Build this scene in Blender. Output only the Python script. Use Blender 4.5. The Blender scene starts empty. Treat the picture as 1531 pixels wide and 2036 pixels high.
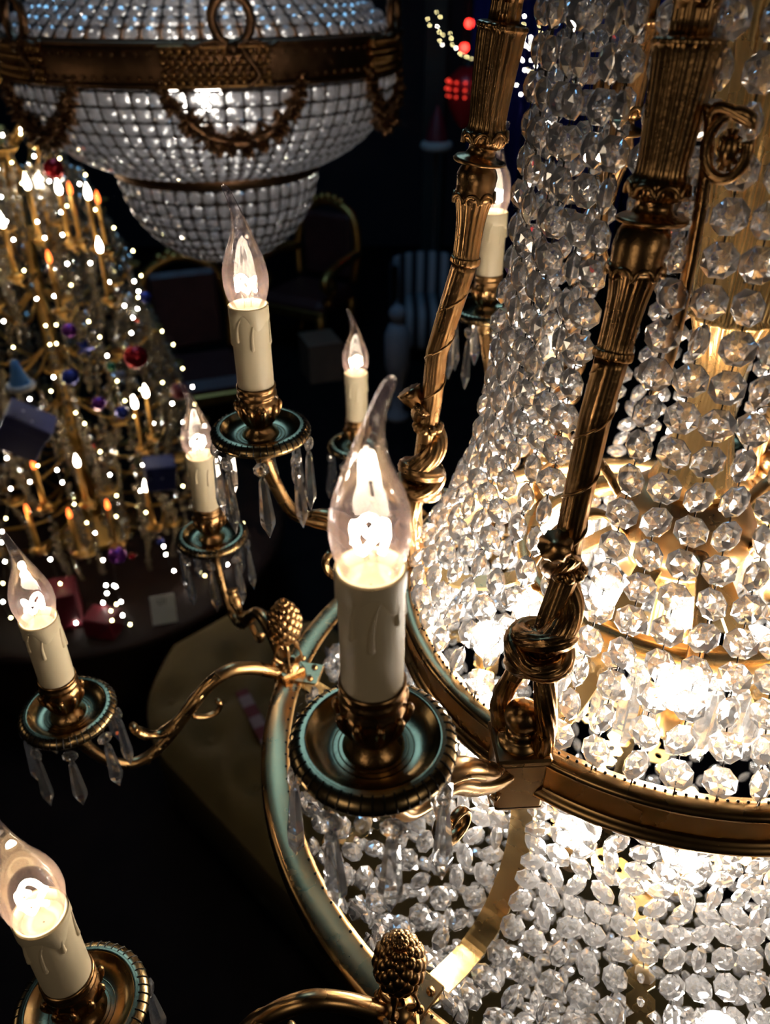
import bpy, math, random
from mathutils import Vector, Matrix
random.seed(11)
PI = math.pi
R_ = math.radians
scene = bpy.context.scene
COL = scene.collection
H = 2.6                                   # height of the viewer's eye above the shop floor
CX, CF = 0.2301, 0.51                     # chandelier axis


def W(x, f, d):
    return Vector((x, f, H - d))


def pol(az, r, d):
    a = R_(az)
    return W(CX + r * math.sin(a), CF + r * math.cos(a), d)


def lerp_table(t, x):
    if x <= t[0][0]:
        return t[0][1]
    for (a, b), (c, d) in zip(t, t[1:]):
        if x <= c:
            return b + (d - b) * (x - a) / (c - a)
    return t[-1][1]


# ------------------------------------------------------------------ materials
def new_mat(name):
    m = bpy.data.materials.new(name)
    m.use_nodes = True
    nt = m.node_tree
    b = nt.nodes['Principled BSDF']
    return m, nt, b


def set_in(b, **kw):
    for k, v in kw.items():
        k = k.replace('_', ' ')
        if k in b.inputs:
            b.inputs[k].default_value = v


def rgba(c):
    return (c[0], c[1], c[2], 1.0)


def simple(name, col, rough=0.5, metal=0.0, **kw):
    m, nt, b = new_mat(name)
    set_in(b, Base_Color=rgba(col), Roughness=rough, Metallic=metal, **kw)
    return m


def noisy(name, c1, c2, scale=20, rough=(0.3, 0.5), metal=0.0, bump=0.0, bscale=None, detail=4):
    m, nt, b = new_mat(name)
    tc = nt.nodes.new('ShaderNodeTexCoord')
    nz = nt.nodes.new('ShaderNodeTexNoise')
    nz.inputs['Scale'].default_value = scale
    nz.inputs['Detail'].default_value = detail
    nt.links.new(tc.outputs['Object'], nz.inputs['Vector'])
    cr = nt.nodes.new('ShaderNodeValToRGB')
    cr.color_ramp.elements[0].position = 0.2
    cr.color_ramp.elements[1].position = 0.8
    cr.color_ramp.elements[0].color = rgba(c1)
    cr.color_ramp.elements[1].color = rgba(c2)
    nt.links.new(nz.outputs['Fac'], cr.inputs['Fac'])
    nt.links.new(cr.outputs['Color'], b.inputs['Base Color'])
    mr = nt.nodes.new('ShaderNodeMapRange')
    mr.inputs['To Min'].default_value = rough[0]
    mr.inputs['To Max'].default_value = rough[1]
    nt.links.new(nz.outputs['Fac'], mr.inputs['Value'])
    nt.links.new(mr.outputs['Result'], b.inputs['Roughness'])
    b.inputs['Metallic'].default_value = metal
    if bump:
        n2 = nt.nodes.new('ShaderNodeTexNoise')
        n2.inputs['Scale'].default_value = bscale or scale * 4
        nt.links.new(tc.outputs['Object'], n2.inputs['Vector'])
        bp = nt.nodes.new('ShaderNodeBump')
        bp.inputs['Strength'].default_value = bump
        bp.inputs['Distance'].default_value = 0.002
        nt.links.new(n2.outputs['Fac'], bp.inputs['Height'])
        nt.links.new(bp.outputs['Normal'], b.inputs['Normal'])
    return m


def emit(name, col, strength):
    m = bpy.data.materials.new(name)
    m.use_nodes = True
    nt = m.node_tree
    nt.nodes.clear()
    o = nt.nodes.new('ShaderNodeOutputMaterial')
    e = nt.nodes.new('ShaderNodeEmission')
    e.inputs['Color'].default_value = rgba(col)
    e.inputs['Strength'].default_value = strength
    nt.links.new(e.outputs[0], o.inputs['Surface'])
    m.cycles.emission_sampling = 'NONE'
    return m


def crystal(name, tint=(1, 1, 1), body=0.2, rough=0.0, bodycol=(0.93, 0.92, 0.95), clear=0.15):
    """cut glass: clear refraction with pale scatter mixed in to brighten it"""
    m = bpy.data.materials.new(name)
    m.use_nodes = True
    nt = m.node_tree
    nt.nodes.clear()
    o = nt.nodes.new('ShaderNodeOutputMaterial')
    g = nt.nodes.new('ShaderNodeBsdfGlass')
    g.inputs['Color'].default_value = rgba(tint)
    g.inputs['IOR'].default_value = 1.54
    g.inputs['Roughness'].default_value = rough
    d = nt.nodes.new('ShaderNodeBsdfDiffuse')
    d.inputs['Color'].default_value = rgba(bodycol)
    t = nt.nodes.new('ShaderNodeBsdfTranslucent')
    t.inputs['Color'].default_value = rgba(bodycol)
    mx = nt.nodes.new('ShaderNodeMixShader')
    mx.inputs[0].default_value = 0.6
    nt.links.new(d.outputs[0], mx.inputs[1])
    nt.links.new(t.outputs[0], mx.inputs[2])
    m2 = nt.nodes.new('ShaderNodeMixShader')
    m2.inputs[0].default_value = body  # share of pale scatter put in to lift the glass brightness
    nt.links.new(g.outputs[0], m2.inputs[1])
    nt.links.new(mx.outputs[0], m2.inputs[2])
    tr = nt.nodes.new('ShaderNodeBsdfTransparent')
    m3 = nt.nodes.new('ShaderNodeMixShader')
    m3.inputs[0].default_value = clear
    nt.links.new(m2.outputs[0], m3.inputs[1])
    nt.links.new(tr.outputs[0], m3.inputs[2])
    nt.links.new(m3.outputs[0], o.inputs['Surface'])
    return m


def thin_glass(name, tint, haze, hazecol):
    """blown bulb glass: thin wall, mirror rim by fresnel, faint dusty haze"""
    m = bpy.data.materials.new(name)
    m.use_nodes = True
    nt = m.node_tree
    nt.nodes.clear()
    o = nt.nodes.new('ShaderNodeOutputMaterial')
    tr = nt.nodes.new('ShaderNodeBsdfTransparent')
    tr.inputs['Color'].default_value = rgba(tint)
    gl = nt.nodes.new('ShaderNodeBsdfGlossy')
    gl.inputs['Roughness'].default_value = 0.02
    fr = nt.nodes.new('ShaderNodeLayerWeight')
    fr.inputs['Blend'].default_value = 0.2
    mr = nt.nodes.new('ShaderNodeMapRange')
    mr.inputs['To Min'].default_value = 0.025
    mr.inputs['To Max'].default_value = 0.75
    nt.links.new(fr.outputs['Fresnel'], mr.inputs['Value'])
    m1 = nt.nodes.new('ShaderNodeMixShader')
    nt.links.new(mr.outputs['Result'], m1.inputs[0])
    nt.links.new(tr.outputs[0], m1.inputs[1])
    nt.links.new(gl.outputs[0], m1.inputs[2])
    tl = nt.nodes.new('ShaderNodeBsdfTranslucent')
    tl.inputs['Color'].default_value = rgba(hazecol)
    m2 = nt.nodes.new('ShaderNodeMixShader')
    m2.inputs[0].default_value = haze
    nt.links.new(m1.outputs[0], m2.inputs[1])
    nt.links.new(tl.outputs[0], m2.inputs[2])
    nt.links.new(m2.outputs[0], o.inputs['Surface'])
    return m


M = {}
M['brass'] = noisy('antique_brass', (0.40, 0.235, 0.10), (0.60, 0.375, 0.16), 26, (0.22, 0.34), 1.0, 0.015, 160)
M['bronze'] = noisy('dark_gilt_bronze', (0.30, 0.165, 0.07), (0.52, 0.31, 0.13), 60, (0.22, 0.36), 1.0, 0.12, 300)
M['pan'] = noisy('patinated_pan', (0.36, 0.26, 0.13), (0.52, 0.36, 0.17), 40, (0.2, 0.32), 1.0, 0.05, 200)
M['flatbrass'] = noisy('polished_flat_brass', (0.62, 0.42, 0.17), (0.74, 0.52, 0.24), 30, (0.2, 0.34), 1.0, 0.015, 120)
M['wire'] = simple('dark_wire', (0.02, 0.018, 0.016), 0.45, 0.8)
M['bead'] = crystal('cut_crystal', body=0.09, clear=0.10)
M['prism'] = crystal('prism_crystal', body=0.055, clear=0.15)
M['sleeve'] = simple('cream_candle_sleeve', (0.80, 0.67, 0.44), 0.45, 0.0, Subsurface_Weight=0.0)
M['socket'] = simple('socket_cream', (0.72, 0.60, 0.40), 0.5)
M['bulb'] = thin_glass('bulb_glass', (0.97, 0.93, 0.93), 0.055, (1.0, 0.74, 0.72))
M['stemglass'] = thin_glass('stem_glass', (0.95, 0.92, 0.9), 0.05, (1, 0.9, 0.8))
M['filament'] = emit('glowing_filament', (1.0, 0.84, 0.62), 34)
M['lampglow'] = emit('opal_inner_and_fill_lamp', (1.0, 0.91, 0.78), 105)
M['lampglow'].cycles.emission_sampling = 'FRONT'


# ------------------------------------------------------------------ mesh builder
class MB:
    def __init__(self):
        self.v, self.f, self.m, self.s = [], [], [], []

    def add(self, verts, faces, mat=0, smooth=False, T=None):
        n = len(self.v)
        for p in verts:
            p = Vector(p)
            self.v.append(T @ p if T else p)
        for fc in faces:
            self.f.append([i + n for i in fc])
            self.m.append(mat)
            self.s.append(smooth)

    def lathe(self, prof, seg=32, mat=0, smooth=True, T=None, mod=None):
        vs, fs = [], []
        for (r, z) in prof:
            for k in range(seg):
                a = 2 * PI * k / seg
                rr = r * (mod(a, z) if mod else 1)
                vs.append((rr * math.cos(a), rr * math.sin(a), z))
        for i in range(len(prof) - 1):
            for k in range(seg):
                k2 = (k + 1) % seg
                fs.append((i * seg + k, i * seg + k2, (i + 1) * seg + k2, (i + 1) * seg + k))
        self.add(vs, fs, mat, smooth, T)

    def tube(self, pts, rad, seg=8, mat=0, smooth=True, closed=False, T=None, flute=0, famp=0.0, twist=0.0, squash=1.0, caps=True):
        pts = [Vector(p) for p in pts]
        n = len(pts)
        rads = rad if isinstance(rad, (list, tuple)) else [rad] * n
        vs, fs = [], []
        prev = None
        for i in range(n):
            if closed:
                t = pts[(i + 1) % n] - pts[i - 1]
            else:
                t = pts[min(i + 1, n - 1)] - pts[max(i - 1, 0)]
            t.normalize()
            if prev is None:
                ref = Vector((0, 0, 1)) if abs(t.z) < 0.9 else Vector((1, 0, 0))
                u = ref.cross(t).normalized()
            else:
                u = (prev - t * prev.dot(t)).normalized()
            prev = u
            w = t.cross(u)
            for k in range(seg):
                a = 2 * PI * k / seg
                r = rads[i]
                if flute:
                    r *= 1 + famp * math.cos(flute * (a + twist * i))
                vs.append(pts[i] + u * (r * math.cos(a)) + w * (r * squash * math.sin(a)))
        rng = n if closed else n - 1
        for i in range(rng):
            j = (i + 1) % n
            for k in range(seg):
                k2 = (k + 1) % seg
                fs.append((i * seg + k, i * seg + k2, j * seg + k2, j * seg + k))
        if not closed and caps:
            fs.append(tuple(reversed(range(seg))))
            fs.append(tuple((n - 1) * seg + k for k in range(seg)))
        self.add(vs, fs, mat, smooth, T)

    def box(self, c, s, mat=0, T=None, bevel=0.0):
        x, y, z = s[0] / 2, s[1] / 2, s[2] / 2
        b = min(bevel, x, y, z)
        c = Vector(c)
        if b <= 0:
            vs = [c + Vector((sx * x, sy * y, sz * z)) for sz in (-1, 1) for sy in (-1, 1) for sx in (-1, 1)]
            fs = [(0, 2, 3, 1), (4, 5, 7, 6), (0, 1, 5, 4), (2, 6, 7, 3), (0, 4, 6, 2), (1, 3, 7, 5)]
            self.add(vs, fs, mat, False, T)
            return
        vs, idx = [], {}
        for sx in (-1, 1):
            for sy in (-1, 1):
                for sz in (-1, 1):
                    for ax in range(3):
                        p = [sx * (x - b), sy * (y - b), sz * (z - b)]
                        p[ax] = (sx * x, sy * y, sz * z)[ax]
                        idx[(sx, sy, sz, ax)] = len(vs)
                        vs.append(c + Vector(p))
        fs = []
        for ax in range(3):
            o1, o2 = [a for a in range(3) if a != ax]
            for sg in (-1, 1):
                q = []
                for (p1, p2) in ((-1, -1), (1, -1), (1, 1), (-1, 1)):
                    k = [0, 0, 0]
                    k[ax], k[o1], k[o2] = sg, p1, p2
                    q.append(idx[(k[0], k[1], k[2], ax)])
                fs.append(q)
            for p1 in (-1, 1):
                for p2 in (-1, 1):
                    q = []
                    for sg, o in ((-1, o1), (-1, o2), (1, o2), (1, o1)):
                        k = [0, 0, 0]
                        k[ax], k[o1], k[o2] = sg, p1, p2
                        q.append(idx[(k[0], k[1], k[2], o)])
                    fs.append(q)
        for sx in (-1, 1):
            for sy in (-1, 1):
                for sz in (-1, 1):
                    fs.append([idx[(sx, sy, sz, ax)] for ax in range(3)])
        self.add(vs, fs, mat, False, T)

    def sphere(self, c, r, seg=16, rings=10, mat=0, smooth=True, sz=1.0, T=None):
        prof = [(max(r * math.sin(PI * i / rings), 1e-5), -r * sz * math.cos(PI * i / rings)) for i in range(rings + 1)]
        TT = Matrix.Translation(Vector(c))
        self.lathe(prof, seg, mat, smooth, (T @ TT) if T else TT)

    def octagon(self, T, a, mat=0, thick=0.42, n=8):
        """octagon cut crystal, lens faced along local Y, hung along local Z"""
        g, tb = 0.06 * a, thick * a * 0.8
        vs = []
        for sgn in (-1, 1):
            for k in range(n):
                an = 2 * PI * (k + 0.5) / n
                vs.append((a * math.cos(an), sgn * g, a * math.sin(an)))
        for sgn in (-1, 1):
            for k in range(n):
                an = 2 * PI * k / n
                vs.append((0.62 * a * math.cos(an), sgn * tb, 0.62 * a * math.sin(an)))
        fs = []
        for k in range(n):
            k2 = (k + 1) % n
            fs.append((k, k2, n + k2, n + k))
            fs.append((k, 2 * n + k2, k2))
            fs.append((k, 2 * n + k, 2 * n + k2))
            fs.append((n + k, n + k2, 3 * n + k2))
            fs.append((n + k, 3 * n + k2, 3 * n + k))
        for sgn in (-1, 1):
            for k in range(n):
                an = 2 * PI * (k + 0.5) / n
                vs.append((0.17 * a * math.cos(an), sgn * tb * 1.3, 0.17 * a * math.sin(an)))
        for k in range(n):
            k2 = (k + 1) % n
            fs.append((2 * n + k, 4 * n + k, 2 * n + k2))
            fs.append((2 * n + k2, 4 * n + k, 4 * n + k2))
            fs.append((3 * n + k, 3 * n + k2, 5 * n + k))
            fs.append((3 * n + k2, 5 * n + k2, 5 * n + k))
        fs.append(tuple(range(4 * n, 5 * n)))
        fs.append(tuple(reversed(range(5 * n, 6 * n))))
        self.add(vs, fs, mat, False, T)

    def build(self, name, mats, parent=None, loc=None, off=None):
        me = bpy.data.meshes.new(name)
        off = off or Vector((0, 0, 0))
        me.from_pydata([tuple(p - off) for p in self.v], [], self.f)
        if not isinstance(mats, (list, tuple)):
            mats = [mats]
        for m in mats:
            me.materials.append(m)
        me.polygons.foreach_set('material_index', self.m)
        me.polygons.foreach_set('use_smooth', self.s)
        me.update()
        o = bpy.data.objects.new(name, me)
        COL.objects.link(o)
        if parent:
            o.parent = parent
        if loc is not None:
            o.location = loc
        return o


def recalc(o):
    import bmesh
    bm = bmesh.new()
    bm.from_mesh(o.data)
    bmesh.ops.recalc_face_normals(bm, faces=bm.faces)
    bm.to_mesh(o.data)
    bm.free()
    return o


def tag(o, label, cat, group=None, kind=None):
    o['label'] = label
    o['category'] = cat
    if group:
        o['group'] = group
    if kind:
        o['kind'] = kind
    return o


def thing(name, label, cat, loc, group=None):
    o = bpy.data.objects.new(name, None)
    o.empty_display_size = 0.05
    COL.objects.link(o)
    o.location = loc
    return tag(o, label, cat, group)


def dup(o, parent, loc=None, rot=None):
    c = o.copy()
    COL.objects.link(c)
    c.parent = parent
    if loc is not None:
        c.location = loc
    if rot is not None:
        c.rotation_euler = rot
    return c


def point_light(name, loc, power, col, radius, parent=None):
    l = bpy.data.lights.new(name, 'POINT')
    l.energy = power
    l.color = col
    l.shadow_soft_size = radius
    o = bpy.data.objects.new(name, l)
    COL.objects.link(o)
    o.location = loc
    if parent:
        o.parent = parent
    return o


def smooth_path(pts, n=8, closed=False):
    """Catmull-Rom through control points"""
    P = [Vector(p) for p in pts]
    out = []
    L = len(P)
    rng = L if closed else L - 1
    for i in range(rng):
        if closed:
            p0, p1, p2, p3 = P[i - 1], P[i], P[(i + 1) % L], P[(i + 2) % L]
        else:
            p1, p2 = P[i], P[i + 1]
            p0 = P[i - 1] if i else p1 * 2 - p2
            p3 = P[i + 2] if i + 2 < L else p2 * 2 - p1
        for k in range(n):
            t = k / n
            out.append(0.5 * ((2 * p1) + (p2 - p0) * t + (2 * p0 - 5 * p1 + 4 * p2 - p3) * t * t + (3 * p1 - p0 - 3 * p2 + p3) * t ** 3))
    if not closed:
        out.append(P[-1])
    return out


def smooth_vals(vals, n=8):
    return [v.x for v in smooth_path([(v, 0, 0) for v in vals], n)]


# ================================================================== THE BEADED CHANDELIER
ORG = W(CX, CF, 0.43)
chand = thing('bead_chandelier', 'large gilt bronze chandelier with draped bead strands and lit candle arms, right side', 'chandelier', ORG)


def loc_(p):
    return p - ORG


def add_part(mb, name, mats, parent=chand):
    return mb.build(name, mats, parent, None, ORG)


AZ = [221.6, 282.0, 342.4, 42.4, 102.4, 162.2]
RU, DU = 0.2155, 0.431
RL, DL = 0.330, 0.580


# --- upper ring: moulded band
def ring_sweep(mb, prof, seg=180, mat=0):
    """prof: list of (radius, D) closed section"""
    vs, fs = [], []
    n = len(prof)
    for k in range(seg):
        for (r, d) in prof:
            vs.append(pol(360 * k / seg, r, d))
    for k in range(seg):
        k2 = (k + 1) % seg
        for i in range(n):
            j = (i + 1) % n
            fs.append((k * n + i, k2 * n + i, k2 * n + j, k * n + j))
    mb.add(vs, fs, mat, True)


mb = MB()
ring_sweep(mb, [(0.204, 0.412), (0.211, 0.411), (0.2165, 0.412), (0.2195, 0.4145), (0.218, 0.417), (0.2165, 0.4185), (0.2165, 0.420),
                (0.2165, 0.4385), (0.2165, 0.4395), (0.219, 0.4405), (0.2215, 0.443), (0.2215, 0.4455), (0.2185, 0.448), (0.215, 0.4485),
                (0.208, 0.4485), (0.204, 0.447), (0.204, 0.43)])
for k in range(216):
    az = 360 * k / 216
    mb.sphere(pol(az, 0.2075, 0.4115), 0.0011, 6, 4, 1)
upper_ring = recalc(add_part(mb, 'upper_ring', [M['brass'], M['wire']]))

# --- lower ring: flat pierced band with a rolled edge
mb = MB()
ring_sweep(mb, [(0.318, 0.578), (0.322, 0.5772), (0.330, 0.577), (0.339, 0.5775), (0.3425, 0.579), (0.344, 0.582), (0.343, 0.586),
                (0.3445, 0.590), (0.343, 0.594), (0.337, 0.596), (0.336, 0.584), (0.330, 0.5815), (0.318, 0.5805)])
for k in range(150):
    az = 360 * k / 150
    mb.sphere(pol(az, 0.3215, 0.5772), 0.0013, 6, 4, 1)
    if k % 3 == 0:
        p = pol(az, 0.317, 0.577)
        q = pol(az + random.uniform(-1, 1), 0.310, 0.573)
        mb.tube([p, (p + q) / 2 + Vector((0, 0, .002)), q], 0.0005, 4, 1)
lower_ring = recalc(add_part(mb, 'lower_ring', [M['brass'], M['wire']]))


# --- upper blocks with knob
def block_frame(az, r, d):
    """matrix: X outward, Y tangential, Z up"""
    a = R_(az)
    X = Vector((math.sin(a), math.cos(a), 0))
    Z = Vector((0, 0, 1))
    Y = Z.cross(X)
    T = Matrix((X, Y, Z)).transposed().to_4x4()
    T.translation = pol(az, r, d) - ORG
    return T


proto = None
for k, az in enumerate(AZ):
    T = block_frame(az, RU, DU)
    if proto is None:
        mb = MB()
        R45 = Matrix.Rotation(PI / 4, 4, 'Z')
        mb.box((0, 0, -0.006), (0.032, 0.032, 0.044), 0, R45, 0.002)
        mb.box((0, 0, 0.019), (0.036, 0.036, 0.006), 0, R45, 0.0015)
        # pointed keel under the block and screw
        mb.lathe([(0.022, -0.028), (0.018, -0.033), (0.004, -0.041), (0.0005, -0.043)], 4, 0, False)
        mb.lathe([(0.0145, 0.022), (0.0145, 0.025), (0.011, 0.027), (0.009, 0.030), (0.0105, 0.032), (0.007, 0.034)], 24, 0)
        mb.tube([(0.02, 0.0, -0.012), (0.026, 0, -0.013)], 0.003, 8, 0)
        proto = recalc(mb.build('ring_block', M['brass'], chand))
        mk = MB()
        mk.sphere((0, 0, 0.044), 0.0118, 24, 16)
        kn = mk.build('ball_knob', M['bronze'], proto)
        blk = proto
    else:
        blk = dup(proto, chand)
        dup(kn, blk)
    blk.matrix_local = T

# --- rope and torch branches rising from the blocks to the crown
ROPE0 = [(-0.40, 0.118), (-0.2, 0.135), (0.007, 0.1475), (0.035, 0.149), (0.08, 0.1535), (0.098, 0.1545), (0.107, 0.163), (0.117, 0.163), (0.158, 0.172),
         (0.19, 0.181), (0.23, 0.186), (0.265, 0.190), (0.29, 0.186), (0.317, 0.199), (0.34, 0.208), (0.415, 0.2135)]
ROPE1 = [(-0.40, 0.13), (-0.2, 0.146), (0.009, 0.1624), (0.042, 0.167), (0.082, 0.1705), (0.094, 0.173), (0.103, 0.174), (0.114, 0.175), (0.16, 0.179),
         (0.226, 0.196), (0.263, 0.1985), (0.293, 0.2015), (0.34, 0.2065), (0.412, 0.2125)]


def make_rope(az, table, az_shift=0.0):
    mb = MB()

    def C(d):
        return pol(az, lerp_table(table, d), d)
    a = R_(az)
    X = Vector((math.sin(a), math.cos(a), 0))
    Y = Vector((0, 0, 1)).cross(X)
    Z = Vector((0, 0, 1))

    def span(d0, d1, n):
        return [C(d0 + (d1 - d0) * i / n) for i in range(n + 1)]
    # eye loop round the ball knob
    b = C(0.412)
    top = C(0.342)
    loop = smooth_path([b - Y * 0.006 - Z * 0.006, b - Y * 0.016 + Z * 0.004, b - Y * 0.0185 + Z * 0.024, b - Y * 0.013 + Z * 0.046, top - Y * 0.004, top + Z * 0.02], 8)
    mb.tube(loop, [0.0062 + 0.0004 * math.sin(i) for i in range(len(loop))], 60, 0, flute=12, famp=0.055, twist=0.08)
    loop = smooth_path([b + Y * 0.006 - Z * 0.006, b + Y * 0.014 + Z * 0.004, b + Y * 0.0155 + Z * 0.024, b + Y * 0.0125 + Z * 0.046, top + Y * 0.005, top + Z * 0.02], 8)
    mb.tube(loop, [0.0070] * len(loop), 60, 0, flute=12, famp=0.055, twist=0.08)
    # knot: wraps of rope
    for dd, rr, tilt in ((0.345, 0.0125, 0.006), (0.336, 0.0145, -0.005), (0.327, 0.013, 0.006)):
        c = C(dd)
        ringp = []
        for i in range(28):
            t = 2 * PI * i / 28
            ringp.append(c + X * rr * math.cos(t) + Y * rr * 1.1 * math.sin(t) + Z * tilt * math.sin(t + 0.6))
        mb.tube(ringp, 0.0062, 48, 0, closed=True, flute=10, famp=0.06, twist=0.1)
    # thick twist
    tw = []
    N = 46
    for i in range(N + 1):
        s = i / N
        d = 0.325 + (0.268 - 0.325) * s
        ang = 0.6 + s * 2 * PI * 1.05
        rr = 0.0105 * (1 - 0.35 * s)
        tw.append(C(d) + X * rr * math.cos(ang) + Y * rr * math.sin(ang))
    mb.tube(tw, [0.0088 - 0.0018 * i / N for i in range(N + 1)], 64, 0, flute=14, famp=0.05, twist=0.07)
    # core rod
    core = span(0.335, 0.16, 40)
    mb.tube(core, [0.0072 + 0.0012 * i / 40 for i in range(41)], 36, 0, flute=12, famp=0.045)
    # fine spiral wire wound up the rod
    wire = []
    for i in range(141):
        s = i / 140
        d = 0.266 + (0.162 - 0.266) * s
        ang = s * 2 * PI * 3.0
        wire.append(C(d) + X * 0.0082 * math.cos(ang) + Y * 0.0082 * math.sin(ang))
    mb.tube(wire, 0.0009, 6, 0)
    # leaf horn
    hb = C(0.272)
    horn = [hb + X * 0.004 - Z * 0.002, hb + X * 0.010 + Z * 0.004, hb + X * 0.014 + Z * 0.009, hb + X * 0.017 + Z * 0.014]
    mb.tube(horn, [0.003, 0.0065, 0.0085, 0.0095], 20, 0, flute=10, famp=0.08)
    # knob of little leaves at the bend
    for i in range(9):
        t = 2 * PI * i / 9
        mb.sphere(C(0.287) + X * 0.0085 * math.cos(t) + Y * 0.0085 * math.sin(t), 0.0042, 8, 6, 0)
    # fluted reed torch
    pts, rad = [], []
    for d, r in ((0.1605, 0.0078), (0.1595, 0.0098), (0.156, 0.0098), (0.154, 0.0086), (0.14, 0.0088), (0.128, 0.0098), (0.119, 0.0118), (0.1155, 0.0128)):
        pts.append(C(d))
        rad.append(r)
    P2, R2 = smooth_path(pts, 5), smooth_vals(rad, 5)
    mb.tube(P2, R2, 64, 0, flute=16, famp=0.05)
    # leaf collar, urn, disc, neck, leaf cup, reed shaft, lip
    tab = [(0.118, 0.0128), (0.1155, 0.0135), (0.112, 0.0125), (0.108, 0.0128), (0.1035, 0.0132), (0.1, 0.0118), (0.0975, 0.0100), (0.0965, 0.0100), (0.0960, 0.0165), (0.0948, 0.0172),
           (0.0936, 0.0155), (0.0925, 0.0105), (0.0895, 0.0088), (0.087, 0.0088), (0.0845, 0.0105)]
    pts = [C(d) for d, r in tab]
    mb.tube(pts, [r for d, r in tab], 40, 0)
    pts = []
    rad = []
    for d, r in ((0.086, 0.0105), (0.083, 0.0132), (0.079, 0.0138), (0.076, 0.0118), (0.07, 0.0112), (0.05, 0.0124), (0.03, 0.0138), (0.0245, 0.0142), (0.0225, 0.0150), (0.0205, 0.0142), (0.0195, 0.0095)):
        pts.append(C(d))
        rad.append(r)
    mb.tube(smooth_path(pts, 4), smooth_vals(rad, 4), 64, 0, flute=16, famp=0.05)
    # leaf tips round collar
    for dd, rr, sgn in ((0.1175, 0.0128, -1), (0.0815, 0.0135, -1)):
        for i in range(8):
            t = 2 * PI * i / 8
            o = C(dd) + X * rr * math.cos(t) + Y * rr * math.sin(t)
            arch = [o + (Y * math.cos(t) - X * math.sin(t)) * (0.005 * math.cos(u)) + Z * (0.0055 * math.sin(u)) * (-sgn) - Z * 0.002 for u in (0, 0.8, PI / 2, PI - 0.8, PI)]
            mb.tube(smooth_path(arch, 3), 0.0014, 6, 0)
    up = span(0.022, -0.33, 40)
    mb.tube(up, [0.0088 - 0.0008 * i / 40 for i in range(41)], 48, 0, flute=12, famp=0.07)
    # leaf sheaths up the shaft
    for s in range(7):
        d = 0.01 - 0.045 * s
        mb.tube([C(d), C(d - 0.006), C(d - 0.014)], [0.0086, 0.0105, 0.0085], 30, 0, flute=6, famp=0.08)
    return mb


for k, az in enumerate(AZ):
    t = ROPE0 if k == 0 else ROPE1 if k == 1 else [(d, (lerp_table(ROPE0, d) + lerp_table(ROPE1, d)) / 2) for d, r in ROPE0]
    add_part(make_rope(az, t), 'rope_branch', M['bronze'])

# long slim leaf scroll beside every other branch
for az in AZ[0::2]:
    mb = MB()
    p = [pol(az - 5.5, 0.152, 0.045), pol(az - 6.8, 0.150, 0.06), pol(az - 7.4, 0.147, 0.09), pol(az - 7.4, 0.144, 0.14), pol(az - 6.6, 0.140, 0.175), pol(az - 4, 0.136, 0.19)]
    P = smooth_path(p, 6)
    mb.tube(P, [0.0022 + 0.0022 * math.sin(PI * min(1, i / (len(P) - 1))) for i in range(len(P))], 12, 0, squash=0.7)
    # rolled shell scroll at the head
    pc = pol(az - 10.5, 0.152, 0.062)
    a = R_(az - 8)
    X = Vector((math.sin(a), math.cos(a), 0))
    Y = Vector((0, 0, 1)).cross(X)
    sc = []
    for i in range(30):
        s = i / 29
        t = 2.4 - s * 2 * PI * 0.95
        rr = 0.0105 * (1 - 0.35 * s)
        sc.append(pc + Y * (rr * 1.1 * math.cos(t)) * -1 + Vector((0, 0, 1)) * rr * 1.5 * math.sin(t))
    P = smooth_path([pol(az - 6.8, 0.150, 0.062), pol(az - 7.2, 0.152, 0.046), sc[0]], 5) + sc[1:]
    mb.tube(P, [0.0026] * len(P), 10, 0)
    for i in range(11):
        t = PI * i / 10
        mb.tube([pc, pc + Y * 0.005 * math.cos(t * 2) + Vector((0, 0, 1)) * 0.009 * math.sin(t * 2)], 0.0012, 6, 0)
    mb.sphere(pc, 0.0042, 12, 8, 0, sz=1.6)
    add_part(mb, 'leaf_scroll', M['bronze'])

# --- bead strands
TENT = [(-0.36, 0.112), (-0.1, 0.134), (0.0, 0.1385), (0.05, 0.1415), (0.10, 0.1435), (0.15, 0.146), (0.20, 0.150), (0.25, 0.1555), (0.30, 0.1645), (0.35, 0.181), (0.385, 0.197), (0.409, 0.2085)]
TENT_R = list(reversed(TENT))
NSTR = 8


def arc_resample(P, step_fn):
    """walk along the polyline, yielding (point, tangent, radius)"""
    out = []
    acc = 0.0
    dist = 0.0
    cum = [0.0]
    for a, b in zip(P, P[1:]):
        cum.append(cum[-1] + (b - a).length)
    total = cum[-1]

    def at(s):
        for i in range(len(P) - 1):
            if s <= cum[i + 1]:
                t = (s - cum[i]) / max(1e-9, cum[i + 1] - cum[i])
                return P[i].lerp(P[i + 1], t), (P[i + 1] - P[i]).normalized()
        return P[-1], (P[-1] - P[-2]).normalized()
    s = 0.0
    while True:
        a = step_fn(s)
        if s + 2 * a > total:
            break
        p, t = at(s + a)
        out.append((p, t, a))
        s += 2 * a + 0.0016
    return out


def bead_matrix(p, t, outward, yaw):
    Z = -t
    Y = (outward - Z * outward.dot(Z)).normalized()
    X = Y.cross(Z)
    R = Matrix((X, Y, Z)).transposed().to_4x4()
    R = R @ Matrix.Rotation(yaw, 4, 'Z')
    R.translation = p - ORG
    return R


rb = random.Random(5)
single_bead = {}


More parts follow.
